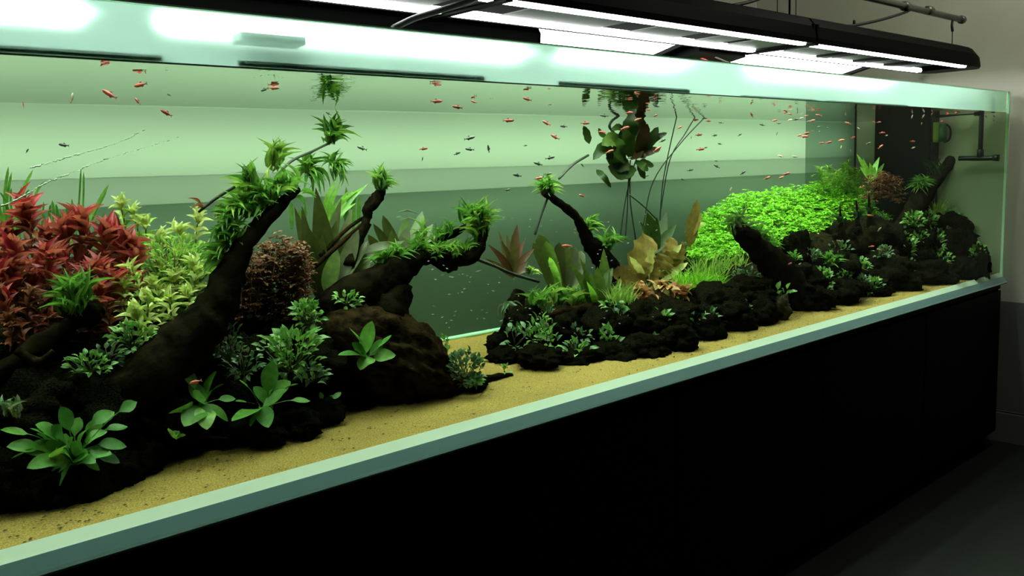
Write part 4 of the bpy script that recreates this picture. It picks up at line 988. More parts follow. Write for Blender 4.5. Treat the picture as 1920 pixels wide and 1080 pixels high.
A1 = [(113, 762, 34, .0), (215, 772, 32, .01), (240, 800, 26, .0), (66, 796, 34, .0), (92, 852, 38, -.04, 'broadlight'), (12, 838, 34, -.02), (0, 806, 30, .0), (50, 878, 32, -.05), (180, 868, 26, -.05), (238, 838, 28, -.03),
      (152, 828, 36, -.03), (210, 852, 40, -.04), (105, 800, 30, .02), (172, 800, 32, .02), (150, 782, 26, .03), (118, 846, 36, -.04), (192, 785, 28, .02), (68, 812, 26, .01), (187, 882, 18, -.05), (112, 912, 34, -.04), (40, 846, 36, -.02),
      (130, 820, 30, -.01), (165, 852, 34, -.04), (85, 830, 30, -.02), (20, 860, 26, -.02), (225, 868, 26, -.03)]
rg = random.Random(61)
for i in range(14): A1.append((rg.gauss(130, 60), rg.gauss(835, 28), rg.uniform(24, 36), rg.uniform(-.03, .03)))
hand('broadleaf_plant', (138, 868, .165), A1, 'largest broad leafed plant with dozens of leaves at the lower left', 'broad', 'stalk', .35, seed=75, lift=.3, blade=1.95, wscale=.9, scatter=16)
hand('broadleaf_plant', (612, 770, .23), [(625, 740, 16, 0), (600, 735, 10, 0), (640, 735, 12, .01)], 'single dim broad leaf standing behind the front rocks', 'broad', 'stalk', .6, seed=76, blade=1.95, wscale=.9, scatter=16)

# ------------------------------------------------------------------ plants, middle bank
hand('red_rosette', (962, 518, .55), [(970, 420, 26, 0), (935, 433, 14, .0), (915, 458, 22, -.02), (950, 440, 20, .02), (985, 446, 18, .02), (1002, 466, 20, 0), (922, 490, 18, -.03), (940, 452, 22, -.02), (960, 440, 24, -.03), (990, 490, 22, -.03), (908, 484, 10, -.02), (1012, 505, 12, 0)],
     'reddish brown leaf rosette on the thin twig over the dim stump', 'swordred', 'lance', .75, seed=81, lift=.1, wscale=.7)
clump('small_leaf_plant', (992, 512, .55), 14, 18, 9, 'fernlight', 'small pale green shoot right of the reddish rosette', (.3, 0, .6), (10, 80), 'small', seed=82)
clump('moss_shoot', (955, 570, .56), 16, 28, 8, 'tuftdark', 'dark leaf tuft hanging under the reddish rosette', (-.2, -.3, -.6), (10, 80), seed=83)
hand('sword_plant', (1050, 570, .54), [(1010, 440, 30, .02), (1024, 452, 24, .0, 'swordgreen'), (1048, 455, 22, .0), (1062, 462, 24, .0), (1078, 462, 26, .02), (1030, 482, 13, -.03, 'swordbright'), (1090, 470, 26, .02), (1000, 455, 18, .04)],
     'row of upright brown green sword leaves in the middle bank', 'sword', 'strap', .9, seed=84, lift=0)
hand('sword_plant', (1118, 590, .40), [(1132, 466, 26, 0), (1150, 482, 24, .02), (1095, 490, 17, -.02), (1068, 494, 18, -.02), (1088, 484, 14, .0), (1120, 500, 30, -.02), (1160, 490, 20, .04), (1108, 510, 24, -.02), (1142, 505, 26, -.03), (1100, 528, 14, -.05, 'swordbright')],
     'green sword plant with fanned leaves in front of the slim branch', 'swordgreen', 'lance', .85, seed=85, lift=.08)
for i, (u, v) in enumerate(((1008, 575), (1030, 570), (1052, 572), (1075, 572), (1092, 566), (1022, 590))):
    clump('crypt', (u, v, .42), 12, 42, 8, 'fernlight' if i % 2 else 'fern', 'short bright green crypt before the sword leaves, %s from the left' % ORD[sorted([1008, 1030, 1052, 1075, 1092, 1022]).index(u) + 1], (0, 0, 1), (3, 60), seed=86 + i, group='short crypts')
clump('fern', (1026, 362, .46), 44, 36, 6, 'fern', 'fern tuft on the top end of the slim curved branch', (.05, 0, 1), (2, 75), seed=93, mat2='fernlight', core=.014)
clump('fern', (1102, 432, .45), 34, 32, 6, 'fern', 'fern tuft on the right side of the slim curved branch', (.4, 0, .9), (2, 75), seed=94, mat2='fernlight', core=.012)
clump('fern', (1140, 465, .44), 46, 34, 6, 'fern', 'fern tuft at the foot of the slim curved branch', (.3, 0, .9), (2, 80), seed=95, core=.016)
hand('sword_plant', (1225, 480, .70), [(1213, 398, 30), (1250, 396, 24), (1232, 408, 24), (1200, 415, 20), (1268, 420, 20), (1208, 440, 26)], 'dark green sword leaves far behind the golden lotus', 'pond', 'lance', .8, seed=96, lift=.05)
# golden lotus
r = hand('lotus', (1215, 540, .42), [(1180, 480, 13, -.02, 'lotusyellow'), (1222, 464, 16, -.04, 'lotusyellow'), (1278, 458, 16, .0, 'lotusyellow'), (1290, 492, 15, -.02, 'lotusyellow'), (1236, 500, 18, -.03)],
         'golden brown lotus with crinkled leaves in the middle bank', 'lotus', 'stalk', .9, .17, seed=97, lift=.05)
for pts, wd, kd in (([(1196, 540, .42), (1194, 500, .42), (1206, 468, .42), (1222, 446, .43)], 46, 'strap'), ([(1186, 530, .42), (1168, 520, .41), (1148, 506, .41)], 44, 'oval'), ([(1236, 520, .41), (1240, 500, .40), (1248, 478, .40)], 40, 'strap'),
                    ([(1262, 510, .42), (1258, 490, .41), (1262, 470, .41)], 40, 'strap'), ([(1250, 500, .44), (1254, 470, .44), (1262, 446, .45)], 26, 'strap'), ([(1270, 500, .44), (1276, 480, .44), (1280, 452, .44)], 18, 'oval'), ([(1200, 540, .40), (1184, 530, .39), (1172, 536, .38)], 30, 'oval')):
    pathleaf(r, pts, wd, 'lotus', kd, .85, .35, 15, .16)
pathleaf(r, [(1290, 500, .5), (1294, 440, .5), (1308, 374, .5)], 30, 'lotus', 'stalk', .8, .5, 10, .12)
pathleaf(r, [(1294, 470, .5), (1300, 430, .5), (1314, 398, .49)], 24, 'lotus', 'stalk', .5, -.5, 10, .12)
pathleaf(r, [(1296, 450, .5), (1306, 428, .5), (1322, 416, .49)], 18, 'lotusyellow', 'stalk', .3, -.3, 10, .12)
for i, (u, v, a) in enumerate(((1205, 556, 'left'), (1240, 545, 'mid'), (1272, 552, 'right'))):
    lb = {'left': 'rusty leaf rosette at the foot of the lotus, on its left', 'mid': 'golden rusty leaf rosette centred under the lotus', 'right': 'rusty leaf rosette touching the bright hair grass'}[a]
    clump('rust_rosette', (u, v, .33), 30, 26, 13, 'rust', lb, (0, -.5, .8), (20, 95), 'oval', seed=98 + i, core=.018, mat2='lotus' if a == 'mid' else None)
def hairgrass(name, uvY, n, wu, wv, h, mat, label, seed, parentcat='grass plant'):
    rg = random.Random(seed); u, v, Y = uvY
    B_ = at(u, v, Y); k = ppm(B_); r = empty(name, B_, label, 'plant'); ms = Mass()
    for i in range(n):
        b = at(u + rg.uniform(-wu, wu), v + rg.uniform(-wv, wv), Y + rg.uniform(-.05, .05))
        d = rdir((0, 0, 1), 2, 42, rg); Ln = h / k * rg.uniform(.6, 1.2); hz = Vector((d.x, d.y, 0)) * 1.2
        C = [b, b + d * Ln * .5, b + d * Ln * .85 + hz * Ln * .3 - UP * Ln * .04]
        wd = rg.uniform(1.3, 2.2) / k * .5
        s = d.cross(-VF); s.normalize()
        ms.raw([C[0] - s * wd, C[0] + s * wd, C[1] - s * wd, C[1] + s * wd, C[2]], [(0, 1, 3, 2), (2, 3, 4)])
    ms.build('blades', mat, r); return r
hairgrass('hair_grass', (1310, 548, .38), 420, 42, 14, 46, 'bush', 'bright hair grass tuft between rusty rosette and black rocks', 1)
hairgrass('hair_grass', (1350, 520, .46), 360, 48, 16, 46, 'fernlight', 'darker hair grass tuft below the bright green bush', 2)
hairgrass('hair_grass', (1165, 566, .36), 110, 22, 8, 46, 'fernlight', 'thin hair grass tuft left of the rusty rosettes', 3)
# pond plant reaching the surface
pd = empty('pond_plant', at(1176, 450, .76), 'tall pond plant with big brown green leaves under the surface', 'plant')
for pts in ([(1172, 450, .76), (1176, 400, .76), (1178, 350, .76), (1182, 300, .76)], [(1192, 450, .76), (1182, 380, .76), (1180, 320, .76), (1170, 290, .76)], [(1163, 445, .76), (1172, 380, .76), (1186, 320, .76), (1200, 280, .76)]):
    tube('stem', [at(*p) for p in pts], 1.3 / 480, M['twig'], pd, pd.location, 6, 5)
PL = [((1150, 298), (1132, 278), (1112, 300), 24, 'pond'), ((1105, 270), (1100, 250), (1094, 236), 14, 'pond'), ((1118, 318), (1132, 332), (1146, 352), 12, 'pond'), ((1170, 280), (1150, 262), (1128, 272), 30, 'swordgreen'),
      ((1178, 300), (1158, 305), (1136, 296), 40, 'pond'), ((1180, 320), (1160, 322), (1140, 312), 34, 'pond'), ((1188, 290), (1176, 268), (1166, 240), 36, 'pond'), ((1196, 290), (1205, 262), (1214, 232), 26, 'pondbrown'), ((1206, 285), (1220, 262), (1234, 238), 20, 'pond'),
      ((1212, 278), (1232, 258), (1251, 249), 12, 'pond'), ((1196, 295), (1212, 284), (1238, 280), 20, 'pondbrown'), ((1200, 300), (1216, 308), (1226, 310), 14, 'pond'), ((1192, 300), (1206, 312), (1216, 318), 18, 'pond'), ((1186, 310), (1176, 325), (1164, 336), 26, 'pond'),
      ((1196, 270), (1200, 245), (1206, 222), 26, 'pondbrown'), ((1186, 262), (1182, 236), (1186, 214), 30, 'pond'), ((1176, 258), (1162, 240), (1146, 244), 16, 'pond'), ((1190, 266), (1192, 262), (1200, 256), 18, 'swordgreen'), ((1184, 300), (1192, 285), (1200, 262), 30, 'pondbrown'),
      ((1174, 300), (1162, 282), (1158, 258), 34, 'pond'), ((1196, 305), (1204, 325), (1210, 335), 12, 'pond'), ((1140, 258), (1128, 252), (1122, 240), 10, 'pond'), ((1192, 232), (1204, 214), (1214, 204), 18, 'pondbrown')]
rg = random.Random(12)
for p0, p1, p2, wd, mt in PL:
    Y = .76 + rg.uniform(-.05, .03)
    pathleaf(pd, [(p0[0], p0[1], .76), (p1[0], p1[1], Y), (p2[0], p2[1], Y)], wd, mt, 'oval', .85, rg.uniform(-.3, .3), 8, .10)
tube('stem', [at(1152, 250, .76), at(1143, 238, .76), at(1148, 226, .76), at(1160, 217, .76), at(1160, 210, .76)], 2.6 / 480, M['twig'], pd, pd.location, 6, 5)
tg = empty('trailing_stem', at(1237, 420, .75), 'thin trailing stems rising to the surface right of the pond plant', 'plant')
for pts in ([(1236, 440, .75), (1242, 350, .75), (1255, 280, .75), (1270, 214, .73)], [(1238, 400, .75), (1256, 300, .75), (1285, 250, .75), (1308, 212, .73)], [(1205, 430, .75), (1225, 340, .75), (1275, 270, .75), (1325, 216, .73)]):
    tube('stem', [at(*p) for p in pts], 1.1 / 470, M['twig'], tg, tg.location, 5, 6)
tube('stem', [at(1180, 365, .5), at(1205, 385, .5), at(1232, 412, .5)], 1.2 / 470, M['stem'], tg, tg.location, 5, 4)
for (u0, u1, v) in ((1262, 1345, 210), (1272, 1322, 214)):
    pathleaf(tg, [(u0, v - 4, .73), ((u0 + u1) / 2, v - 3, .73), (u1, v - 1, .73)], 5, 'swordred', 'lance', .3, 0, 8)
# small leaved plants clinging to the middle and right rocks
def cling(lst, mat, fmt, grp, seed0, joined):
    lst = sorted(lst)
    for i, (u, v, Y, a, b, n, l) in enumerate(lst):
        if joined: n, l = int(n * 2), l * .85
        bushlet('small_leaf_plant', (u, v, Y, a, b), n, l, l * .52, mat if i % 3 else 'tuftdark', fmt % ORD[i + 1], joined, seed0 + i, grp, mat2='tuftdark', up=.8)
cling([(965, 632, .42, 24, 24, 22, 16), (1000, 624, .36, 24, 18, 22, 16), (1030, 632, .32, 22, 28, 34, 16), (1012, 608, .38, 16, 14, 14, 15), (1022, 585, .40, 12, 14, 12, 15), (1085, 625, .32, 22, 14, 20, 14), (1082, 655, .25, 26, 14, 26, 15), (1143, 640, .25, 22, 24, 34, 15),
       (1160, 600, .29, 16, 24, 22, 16), (1150, 573, .31, 16, 8, 10, 17)], 'tuft', 'small leafed green plant clinging to the middle rocks, %s from the left', 'plants clinging to the middle rocks', 200, False)
cling([(1240, 600, .22, 18, 12, 22, 14), (1230, 637, .16, 9, 6, 6, 13), (1296, 604, .20, 24, 18, 34, 15), (1328, 596, .19, 14, 18, 16, 15), (1385, 586, .19, 18, 18, 16, 16), (1463, 548, .19, 18, 16, 14, 16)], 'tuft',
      'small leafed plant on the rocks below the hair grass, %s from the left', 'plants below the hair grass', 230, False)
cling([(1400, 522, .30, 26, 16, 40, 12), (1490, 515, .26, 18, 14, 46, 11), (1488, 484, .30, 12, 8, 14, 13), (1540, 528, .22, 20, 24, 70, 11), (1558, 505, .25, 18, 30, 60, 12), (1600, 500, .26, 26, 14, 40, 13), (1636, 538, .16, 20, 14, 46, 12), (1668, 500, .22, 16, 18, 30, 13),
       (1692, 462, .24, 22, 22, 60, 13), (1712, 414, .24, 18, 14, 40, 11), (1745, 455, .20, 24, 24, 40, 10), (1760, 490, .15, 24, 20, 36, 9), (1805, 432, .18, 18, 20, 40, 11), (1832, 478, .06, 14, 20, 46, 10), (1752, 532, .13, 12, 8, 20, 9), (1790, 515, .12, 16, 10, 24, 9),
       (1575, 470, .34, 20, 18, 30, 10), (1640, 450, .33, 20, 14, 26, 9), (1780, 410, .24, 24, 16, 40, 10), (1520, 480, .30, 16, 12, 22, 10)] + [(u_, v_, .30 - .0011 * (v_ - 380) - .0003 * (u_ - 1700), 16, 13, 34, 8.5) for u_, v_ in ((1700, 500), (1722, 448), (1735, 505), (1741, 412), (1772, 442), (1786, 470), (1812, 470), (1796, 400), (1764, 520), (1655, 475), (1612, 530), (1585, 520))], 'tuft', 'small leafed plant clinging to the right bank, %s from the left', 'plants clinging to the right bank', 260, True)
clump('fern', (1386, 436, .29), 46, 44, 5, 'fern', 'spiky green fern crowning the cut stump', (-.1, 0, 1), (2, 60), seed=110, core=.02, mat2='tuftdark')
along('fern', [(1408, 440, .30), (1430, 465, .29), (1444, 480, .28)], 60, 38, 5, 'fern', 'fern leaves down the right side of the cut stump', 111, (.5, 0, .9), (0, 70))
for i, (u, v) in enumerate(((1575, 420), (1606, 410), (1630, 400), (1650, 420))):
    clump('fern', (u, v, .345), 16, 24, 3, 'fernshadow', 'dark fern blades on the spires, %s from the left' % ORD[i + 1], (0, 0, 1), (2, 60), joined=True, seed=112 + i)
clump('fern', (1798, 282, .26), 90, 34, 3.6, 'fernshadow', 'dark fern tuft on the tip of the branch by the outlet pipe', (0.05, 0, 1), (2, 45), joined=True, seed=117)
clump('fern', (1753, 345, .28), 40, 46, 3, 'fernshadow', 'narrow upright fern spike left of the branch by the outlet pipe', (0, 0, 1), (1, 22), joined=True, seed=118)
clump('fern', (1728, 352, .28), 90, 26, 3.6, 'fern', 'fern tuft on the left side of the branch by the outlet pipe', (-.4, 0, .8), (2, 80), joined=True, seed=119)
clump('fern', (1692, 470, .23), 40, 26, 4.5, 'fern', 'fern tuft on the rocks below the branch by the outlet pipe', (0, 0, 1), (2, 70), joined=True, seed=120)
clump('fern', (1555, 505, .24), 40, 34, 6, 'fern', 'light fern tuft in the middle of the right bank rocks', (0, 0, 1), (2, 70), joined=True, seed=121)
hairgrass('hair_grass', (1774, 412, .30), 170, 26, 9, 46, 'fernlight', 'pale hair grass behind the last mound by the end wall', 4)

# ------------------------------------------------------------------ bright green bush: thousands of small leaves on stems
rg = random.Random(77)
bb = empty('bright_green_bush', at(1480, 470, .55), 'large bright green bush of tiny leaves on the right bank', 'plant'); ms = Mass(); st = Mass()
TOP = [(1290, 440), (1310, 412), (1330, 392), (1368, 372), (1400, 362), (1450, 356), (1520, 347), (1560, 340), (1600, 344), (1640, 352), (1700, 376), (1720, 400)]
BOT = [(1290, 478), (1330, 488), (1380, 478), (1450, 480), (1500, 470), (1560, 455), (1620, 440), (1700, 420), (1720, 410)]
def bushY(u, s): # the dome: top rear, bottom front
    return (0.70 - 0.0001 * abs(u - 1500)) * (1 - s) + (0.46) * s
for i in range(5200):
    u = rg.uniform(1292, 1716); vt, vb = interp(u, TOP), interp(u, BOT)
    s = rg.random() ** 0.9
    v = vt + (vb - vt) * s + rg.uniform(-5, 5)
    if rg.random() < .05: v -= rg.uniform(0, 14) * (1 - s)
    Y = bushY(u, s) + rg.uniform(-.03, .05)
    P = at(u, v, Y); k = ppm(P)
    for q in range(3):
        a = rg.uniform(0, 2 * PI)
        ms.add('tiny', P, (math.cos(a), math.sin(a), rg.uniform(-.1, .6)), UP + jit(rg, .3), rg.uniform(6.5, 11) / k, rg.uniform(3.4, 5) / k)
    if i % 9 == 0:
        V, Fc = tubegeo([P - UP * .07 + jit(rg, .01), P], [.0011] * 2, 4); st.raw(V, Fc)
ms.build('foliage', 'bush', bb); st.build('stem', 'stem', bb)
# dark green core: makes the bush dense and paints shade into its gaps
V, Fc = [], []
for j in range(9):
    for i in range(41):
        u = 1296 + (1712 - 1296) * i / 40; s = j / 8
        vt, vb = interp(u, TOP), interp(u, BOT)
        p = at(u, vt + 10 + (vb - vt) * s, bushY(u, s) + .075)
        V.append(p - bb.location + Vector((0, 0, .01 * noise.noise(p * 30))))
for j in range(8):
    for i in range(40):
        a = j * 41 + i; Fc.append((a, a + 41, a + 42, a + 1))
o = pyobj('inner_shade_core', V, Fc, M['fern'], bb, True); o['kind'] = 'stuff'
# feathery stems and bright leaves behind the bush
def feather(name, lst, label, mat, seed):
    rg = random.Random(seed); r = empty(name, at(*lst[0][:2], .62), label, 'plant'); ms = Mass()
    for (u, v, h) in lst:
        B_, T_ = at(u, v, .62), at(u + rg.uniform(-8, 10), v - h, .62); k = ppm(B_)
        for j in range(int(h / 2.2)):
            p = B_.lerp(T_, j / (h / 2.2))
            for q in range(4):
                a = rg.uniform(0, 2 * PI); ms.add('tiny', p, (math.cos(a), math.sin(a), rg.uniform(.3, 1.2)), UP, rg.uniform(10, 16) / k, 2.2 / k)
    ms.build('foliage', mat, r); return r
feather('feathery_plant', [(1550, 350, 36), (1566, 352, 30), (1580, 352, 40), (1592, 352, 34), (1602, 350, 30), (1545, 356, 40), (1558, 350, 26), (1572, 350, 24), (1588, 348, 44)], 'feathery pale green stems rising behind the bright green bush', 'lime', 5)
hand('sword_plant', (1634, 340, .46), [(1606, 288, 15, .02), (1618, 296, 13, .02), (1630, 304, 14, .0), (1649, 294, 15, .0), (1658, 306, 13, .0), (1612, 312, 11, -.01), (1641, 312, 13, -.02)], 'bright green sword leaves before the dark overflow box', 'swordbright', 'lance', .85, seed=6, lift=0, wscale=.72)
rg = random.Random(8)
r = empty('brown_bush', at(1660, 365, .43), 'fine brownish pink bush under the dark overflow box', 'plant'); ms = Mass()
for i in range(420):
    u = rg.gauss(1662, 18); v = 345 + rg.uniform(-22, 26) + abs(u - 1655) * .35
    P = at(u, v, .43 + rg.uniform(-.04, .04)); k = ppm(P)
    for q in range(3):
        a = rg.uniform(0, 2 * PI); ms.add('tiny', P, (math.cos(a), math.sin(a), rg.uniform(-.1, .6)), UP + jit(rg, .3), rg.uniform(7, 11) / k, 4 / k)
ms.build('foliage', 'brownbush', r)

# ------------------------------------------------------------------ fish
def fish_mesh(name, mat, fin):
    ns, nr = 9, 8; V, Fc = [], []
    pf = [(0.50, .012), (0.46, .055), (0.38, .095), (0.25, .125), (0.08, .13), (-.10, .105), (-.24, .065), (-.33, .035), (-.36, .032)]
    for x, h in pf:
        for k in range(nr):
            a = 2 * PI * k / nr; V.append((x, math.cos(a) * h * .55, math.sin(a) * h))
    for i in range(ns - 1):
        for k in range(nr):
            a = i * nr + k; b = i * nr + (k + 1) % nr; Fc.append((a, b, b + nr, a + nr))
    Fc.append(tuple(range(nr))); Fc.append(tuple(reversed(range((ns - 1) * nr, ns * nr))))
    b = len(V)
    V += [(.12, 0, .12), (.02, 0, .21), (-.08, 0, .20), (-.10, 0, .10), (.02, 0, -.12), (-.12, 0, -.19), (-.20, 0, -.08)]
    Fc += [(b, b + 1, b + 2, b + 3), (b + 4, b + 5, b + 6)]
    me = bpy.data.meshes.new(name); me.from_pydata(V, [], Fc); me.update(); me.shade_smooth(); me.materials.append(M[mat])
    tl = bpy.data.meshes.new('tail'); tl.from_pydata([(-.34, 0, 0), (-.50, .01, .13), (-.44, 0, 0), (-.50, -.01, -.13), (-.34, 0, .03), (-.34, 0, -.03)], [], [(4, 1, 2, 0), (0, 2, 3, 5)]); tl.update(); tl.materials.append(M[fin])
    return me, tl
FM = {'o': fish_mesh('fish', 'fish', 'fin'), 'p': fish_mesh('fish', 'fishpale', 'fin'), 'd': fish_mesh('fish', 'fishdark', 'fishdark')}
FISH = []
def school(kind, zone, cat_label, lst, Y0=.15, Y1=.55, seed=0):
    """lst: u, v, length in px, heading in degrees in the picture (0 right, 180 left)"""
    rg = random.Random(seed); lst = sorted(lst)
    for i, f in enumerate(lst):
        u, v, l, an = f[:4]
        Y = rg.uniform(Y0, Y1); P = at(u, v, Y)
        if P.z > ZW - .012:
            P = atz(u, v, ZW - .014) if False else P
        ln = l / ppm(P)
        a = math.radians(an)
        d = (VR * math.cos(a) + VU * math.sin(a) + VF * rg.uniform(-.25, .25)).normalized()
        x, y, z = frame(d, UP)
        me, tl = FM[kind]
        o = link('fish', me); o.matrix_world = Matrix(((x.x * ln, y.x * ln, z.x * ln, P.x), (x.y * ln, y.y * ln, z.y * ln, P.y), (x.z * ln, y.z * ln, z.z * ln, P.z), (0, 0, 0, 1)))
        lab = cat_label if len(lst) == 1 else '%s, %s from the left' % (cat_label, ORD[i + 1])
        tag(o, lab, 'fish', zone)
        t = link('tail', tl, o)
R, Lf = -5, 175
school('o', 'orange fish at the upper left', 'orange red fish at the upper left', [(206, 177, 31, 150), (264, 159, 28, 190), (258, 190, 17, 130), (312, 212, 24, 150), (44, 197, 14, 100), (513, 165, 22, 0)], .12, .3, 1)
school('p', 'pale fish', 'pale yellow fish hanging upright at the upper left', [(135, 184, 22, 85)], .2, .2, 2)
school('d', 'dark fish at the upper left', 'dark little fish at the upper left', [(120, 272, 21, 172), (51, 283, 10, 60), (573, 145, 25, 20), (573, 165, 26, -15), (616, 213, 12, 150), (496, 168, 16, 200), (317, 178, 8, 150)], .15, .35, 3)
school('o', 'orange fish in the middle', 'orange fish left of the pond plant under the surface', [(818, 190, 24, 0), (858, 201, 20, 170), (889, 191, 13, 160), (953, 226, 22, 0), (1005, 167, 20, 175), (1031, 196, 8, 10), (989, 186, 18, 165), (1055, 188, 16, 165), (1025, 231, 19, 150), (1041, 257, 20, 150), (794, 279, 17, 5), (1030, 171, 10, 90), (918, 183, 13, 170)], .15, .4, 4)
school('d', 'dark fish in the middle', 'dark little fish left of the pond plant', [(880, 259, 22, 15), (881, 280, 18, 175), (857, 288, 14, 20), (916, 279, 15, 100), (792, 298, 9, 80), (679, 278, 21, 160), (985, 273, 8, 10), (1057, 237, 14, 175), (1031, 296, 19, 10), (1009, 307, 18, 165), (970, 329, 17, 170), (1028, 326, 14, 5), (951, 356, 13, 10), (742, 343, 9, 150), (1092, 310, 9, 130)], .2, .5, 5)
school('o', 'orange fish around the pond plant', 'orange fish swimming among the pond plant leaves', [(1115, 186, 14, 0), (1137, 183, 17, 170), (1155, 189, 13, 20), (1097, 231, 18, 0), (1225, 190, 13, 175), (1180, 211, 15, 0), (1196, 224, 14, 200), (1172, 240, 18, 15), (1130, 248, 15, 170), (1232, 280, 18, 30), (1143, 284, 16, 20), (1228, 217, 11, 20), (1215, 206, 10, 0), (1010, 334, 17, 10), (1092, 367, 14, 165)], .25, .4, 6)
school('d', 'dark fish around the pond plant', 'dark little fish beside the pond plant leaves', [(1133, 217, 17, 175), (1230, 198, 14, 160), (1242, 264, 14, 25), (1213, 330, 8, 20), (1180, 296, 9, 20)], .25, .38, 7)
school('o', 'orange fish right of the trailing stems', 'orange fish right of the trailing stems', [(1287, 197, 9, 0), (1376, 194, 11, 175), (1427, 203, 11, 160), (1410, 216, 12, 120), (1472, 211, 11, 10), (1482, 214, 10, 170), (1304, 225, 12, 10), (1328, 227, 12, 0), (1452, 226, 12, 10), (1310, 253, 14, 5), (1313, 280, 16, 5), (1274, 239, 12, 25), (1280, 196, 10, 0)], .3, .6, 8)
school('p', 'pale fish in the lit water', 'pale orange fish right of the trailing stems', [(1352, 230, 10, 175), (1481, 225, 10, 10), (1457, 250, 7, 60), (1464, 293, 12, 170), (1491, 294, 11, 175), (1370, 355, 10, 60), (1502, 222, 9, 10)], .3, .6, 9)
school('d', 'dark fish in the lit water', 'dark little fish right of the trailing stems', [(1321, 222, 10, 0), (1340, 254, 11, 10), (1387, 253, 9, 30), (1350, 270, 9, 170), (1323, 277, 8, 10), (1429, 234, 11, 165), (1460, 231, 10, 5), (1492, 224, 11, 10), (1461, 203, 9, 10), (1294, 319, 13, 10), (1344, 312, 13, 150), (1343, 302, 8, 170), (1393, 324, 13, 35), (1280, 337, 8, 150), (1296, 258, 6, 70)], .3, .6, 10)
school('o', 'orange fish over the bush', 'orange fish just above the bright green bush', [(1438, 334, 15, 20), (1474, 326, 15, 15), (1464, 333, 12, 15)], .35, .5, 11)
school('o', 'orange fish before the dim end pane', 'orange fish before the dim rear end pane', [(1523, 199, 11, 0), (1526, 204, 12, 175), (1535, 216, 12, 170), (1550, 206, 12, 10), (1523, 226, 12, 10), (1512, 217, 9, 200), (1499, 254, 11, 20), (1512, 250, 14, 15), (1508, 256, 16, 0), (1540, 268, 12, 0), (1554, 267, 13, 10), (1577, 263, 14, 5), (1590, 231, 12, 160), (1599, 258, 12, 20), (1597, 203, 12, 5)], .3, .55, 12)
school('p', 'pale fish before the dim end pane', 'pale fish before the dim rear end pane', [(1585, 213, 7, 120), (1598, 214, 7, 150), (1577, 276, 8, 70), (1610, 241, 8, 150), (1595, 283, 6, 110), (1457, 251, 7, 60)], .3, .55, 13)
school('d', 'dark fish before the dim end pane', 'dark little fish before the dim rear end pane', [(1495, 211, 7, 70), (1515, 228, 9, 30), (1535, 238, 9, 5), (1551, 240, 6, 10), (1536, 247, 6, 30), (1523, 246, 6, 10), (1628, 269, 11, 20)], .3, .55, 14)
school('o', 'orange fish before the overflow box', 'pink orange fish before the dark overflow box', [(1654, 249, 12, 5), (1651, 275, 12, 40), (1711, 265, 12, 0), (1639, 229, 8, 170), (1648, 229, 8, 5)], .2, .35, 15)
school('p', 'pale fish before the overflow box', 'pale fish before the dark overflow box', [(1732, 207, 9, 130), (1731, 218, 9, 60), (1710, 219, 8, 70), (1728, 232, 6, 70), (1712, 277, 9, 20), (1662, 254, 6, 15)], .2, .35, 16)
school('o', 'orange fish by the feed pipe', 'orange fish in a row along the thin feed pipe', [(1764, 211, 9, 20), (1777, 214, 9, 200), (1795, 211, 11, 10), (1817, 211, 11, 10), (1766, 228, 11, 0), (1747, 214, 6, 50)], .1, .2, 17)
school('d', 'dark fish by the corner', 'dark tiny fish near the surface at the front corner', [(1864, 218, 6, 130), (1849, 219, 6, 130), (1863, 226, 5, 100), (1862, 211, 8, 0)], .02, .06, 18)
school('o', None, 'orange fish hovering in front of the slim curved branch', [(1063, 461, 20, 180)], .3, .3, 19)
school('o', None, 'lone small red fish in the dark gap under the arching trunk', [(748, 548, 13, 165)], .35, .35, 20)
school('o', None, 'bright red fish before the dark broad leafed plant at the left', [(367, 716, 26, 195)], .12, .12, 21)
school('o', 'orange fish before the right bank', 'orange fish low in front of the right bank rocks', [(1480, 495, 11, 30), (1632, 404, 11, 175), (1634, 462, 11, 5)], .15, .2, 22)
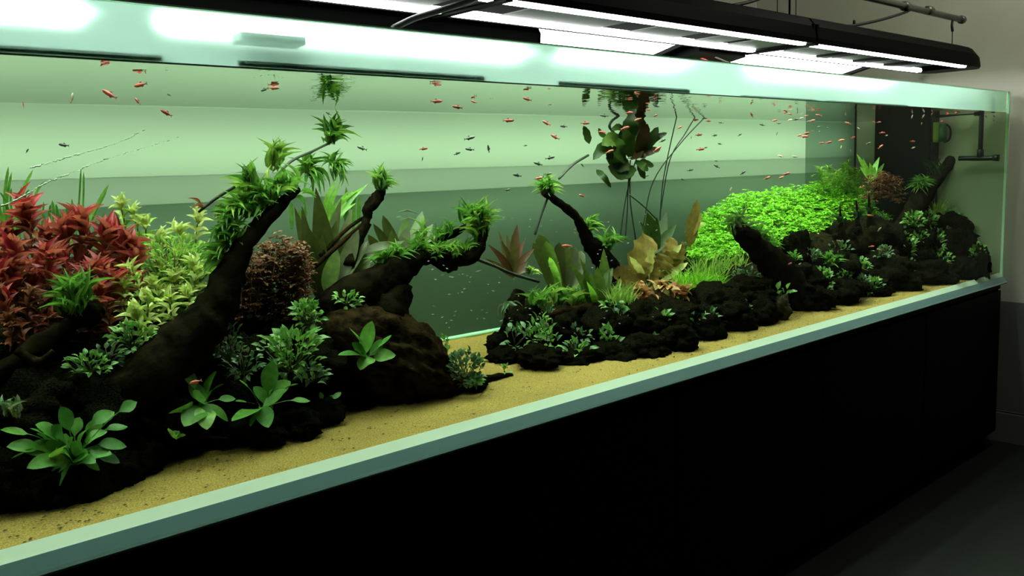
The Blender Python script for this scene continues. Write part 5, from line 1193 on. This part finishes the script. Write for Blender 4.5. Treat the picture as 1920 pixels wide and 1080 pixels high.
school('p', 'pale fish before the right bank', 'pale fish low in front of the right bank rocks', [(1472, 430, 10, 20), (1649, 430, 10, 50), (1649, 468, 11, 165), (1574, 452, 8, 0), (1723, 409, 9, 50), (1489, 585, 7, 160), (1762, 522, 6, 80)], .12, .2, 23)
# flecks drifting in the dark gap, bubbles
rg = random.Random(31); ms = Mass()
for i in range(46):
    u, v = rg.uniform(800, 1010), rg.uniform(490, 625); P = at(u, v, rg.uniform(.12, .3)); k = ppm(P)
    ms.add('tiny', P, VR + UP * rg.uniform(-.5, .5), -VF, rg.uniform(3, 9) / k, rg.uniform(1.5, 3) / k)
for i in range(60):
    u, v = rg.uniform(930, 1250), rg.uniform(390, 640); P = at(u, v, rg.uniform(.12, .3)); k = ppm(P)
    ms.add('tiny', P, VR + UP * rg.uniform(-.6, .6), -VF, rg.uniform(3, 7) / k, rg.uniform(1.5, 2.5) / k)
for (u0, v0, l) in ((745, 398, 40), (742, 408, 14), (750, 412, 34)):
    P = at(u0, v0, .2); ms.add('tiny', P, VR, UP - VF, l / ppm(P), 2.5 / ppm(P))
o = ms.build('floating_flecks', 'fleck'); tag(o, 'pale specks drifting in the dark water gap', 'specks')
def bubbles(pts, n, label, seed):
    rg = random.Random(seed); C = crom([at(u, v, .12) for u, v in pts], 40); ms = Mass()
    for i in range(n):
        t = i / (n - 1); P = C[int(t * (len(C) - 1))] + jit(rg, .0012); r = rg.uniform(.0006, .0014) * (1.25 - .4 * t)
        d = (C[min(len(C) - 1, int(t * (len(C) - 1)) + 1)] - C[max(0, int(t * (len(C) - 1)) - 1)]).normalized()
        V, Fc = tubegeo([P - d * r * 2.2, P - d * r, P + d * r, P + d * r * 2.2], [r * .35, r, r, r * .35], 5); ms.raw(V, Fc)
    o = ms.build('bubble_trail', 'fleck'); tag(o, label, 'bubbles')
bubbles([(60, 315), (110, 300), (165, 285), (220, 268), (268, 245)], 46, 'upper curved trail of tiny white bubbles at the left', 1)
bubbles([(-5, 390), (30, 375), (90, 342), (150, 318), (200, 298), (260, 280), (333, 258)], 60, 'lower wavy trail of tiny white bubbles at the left', 2)
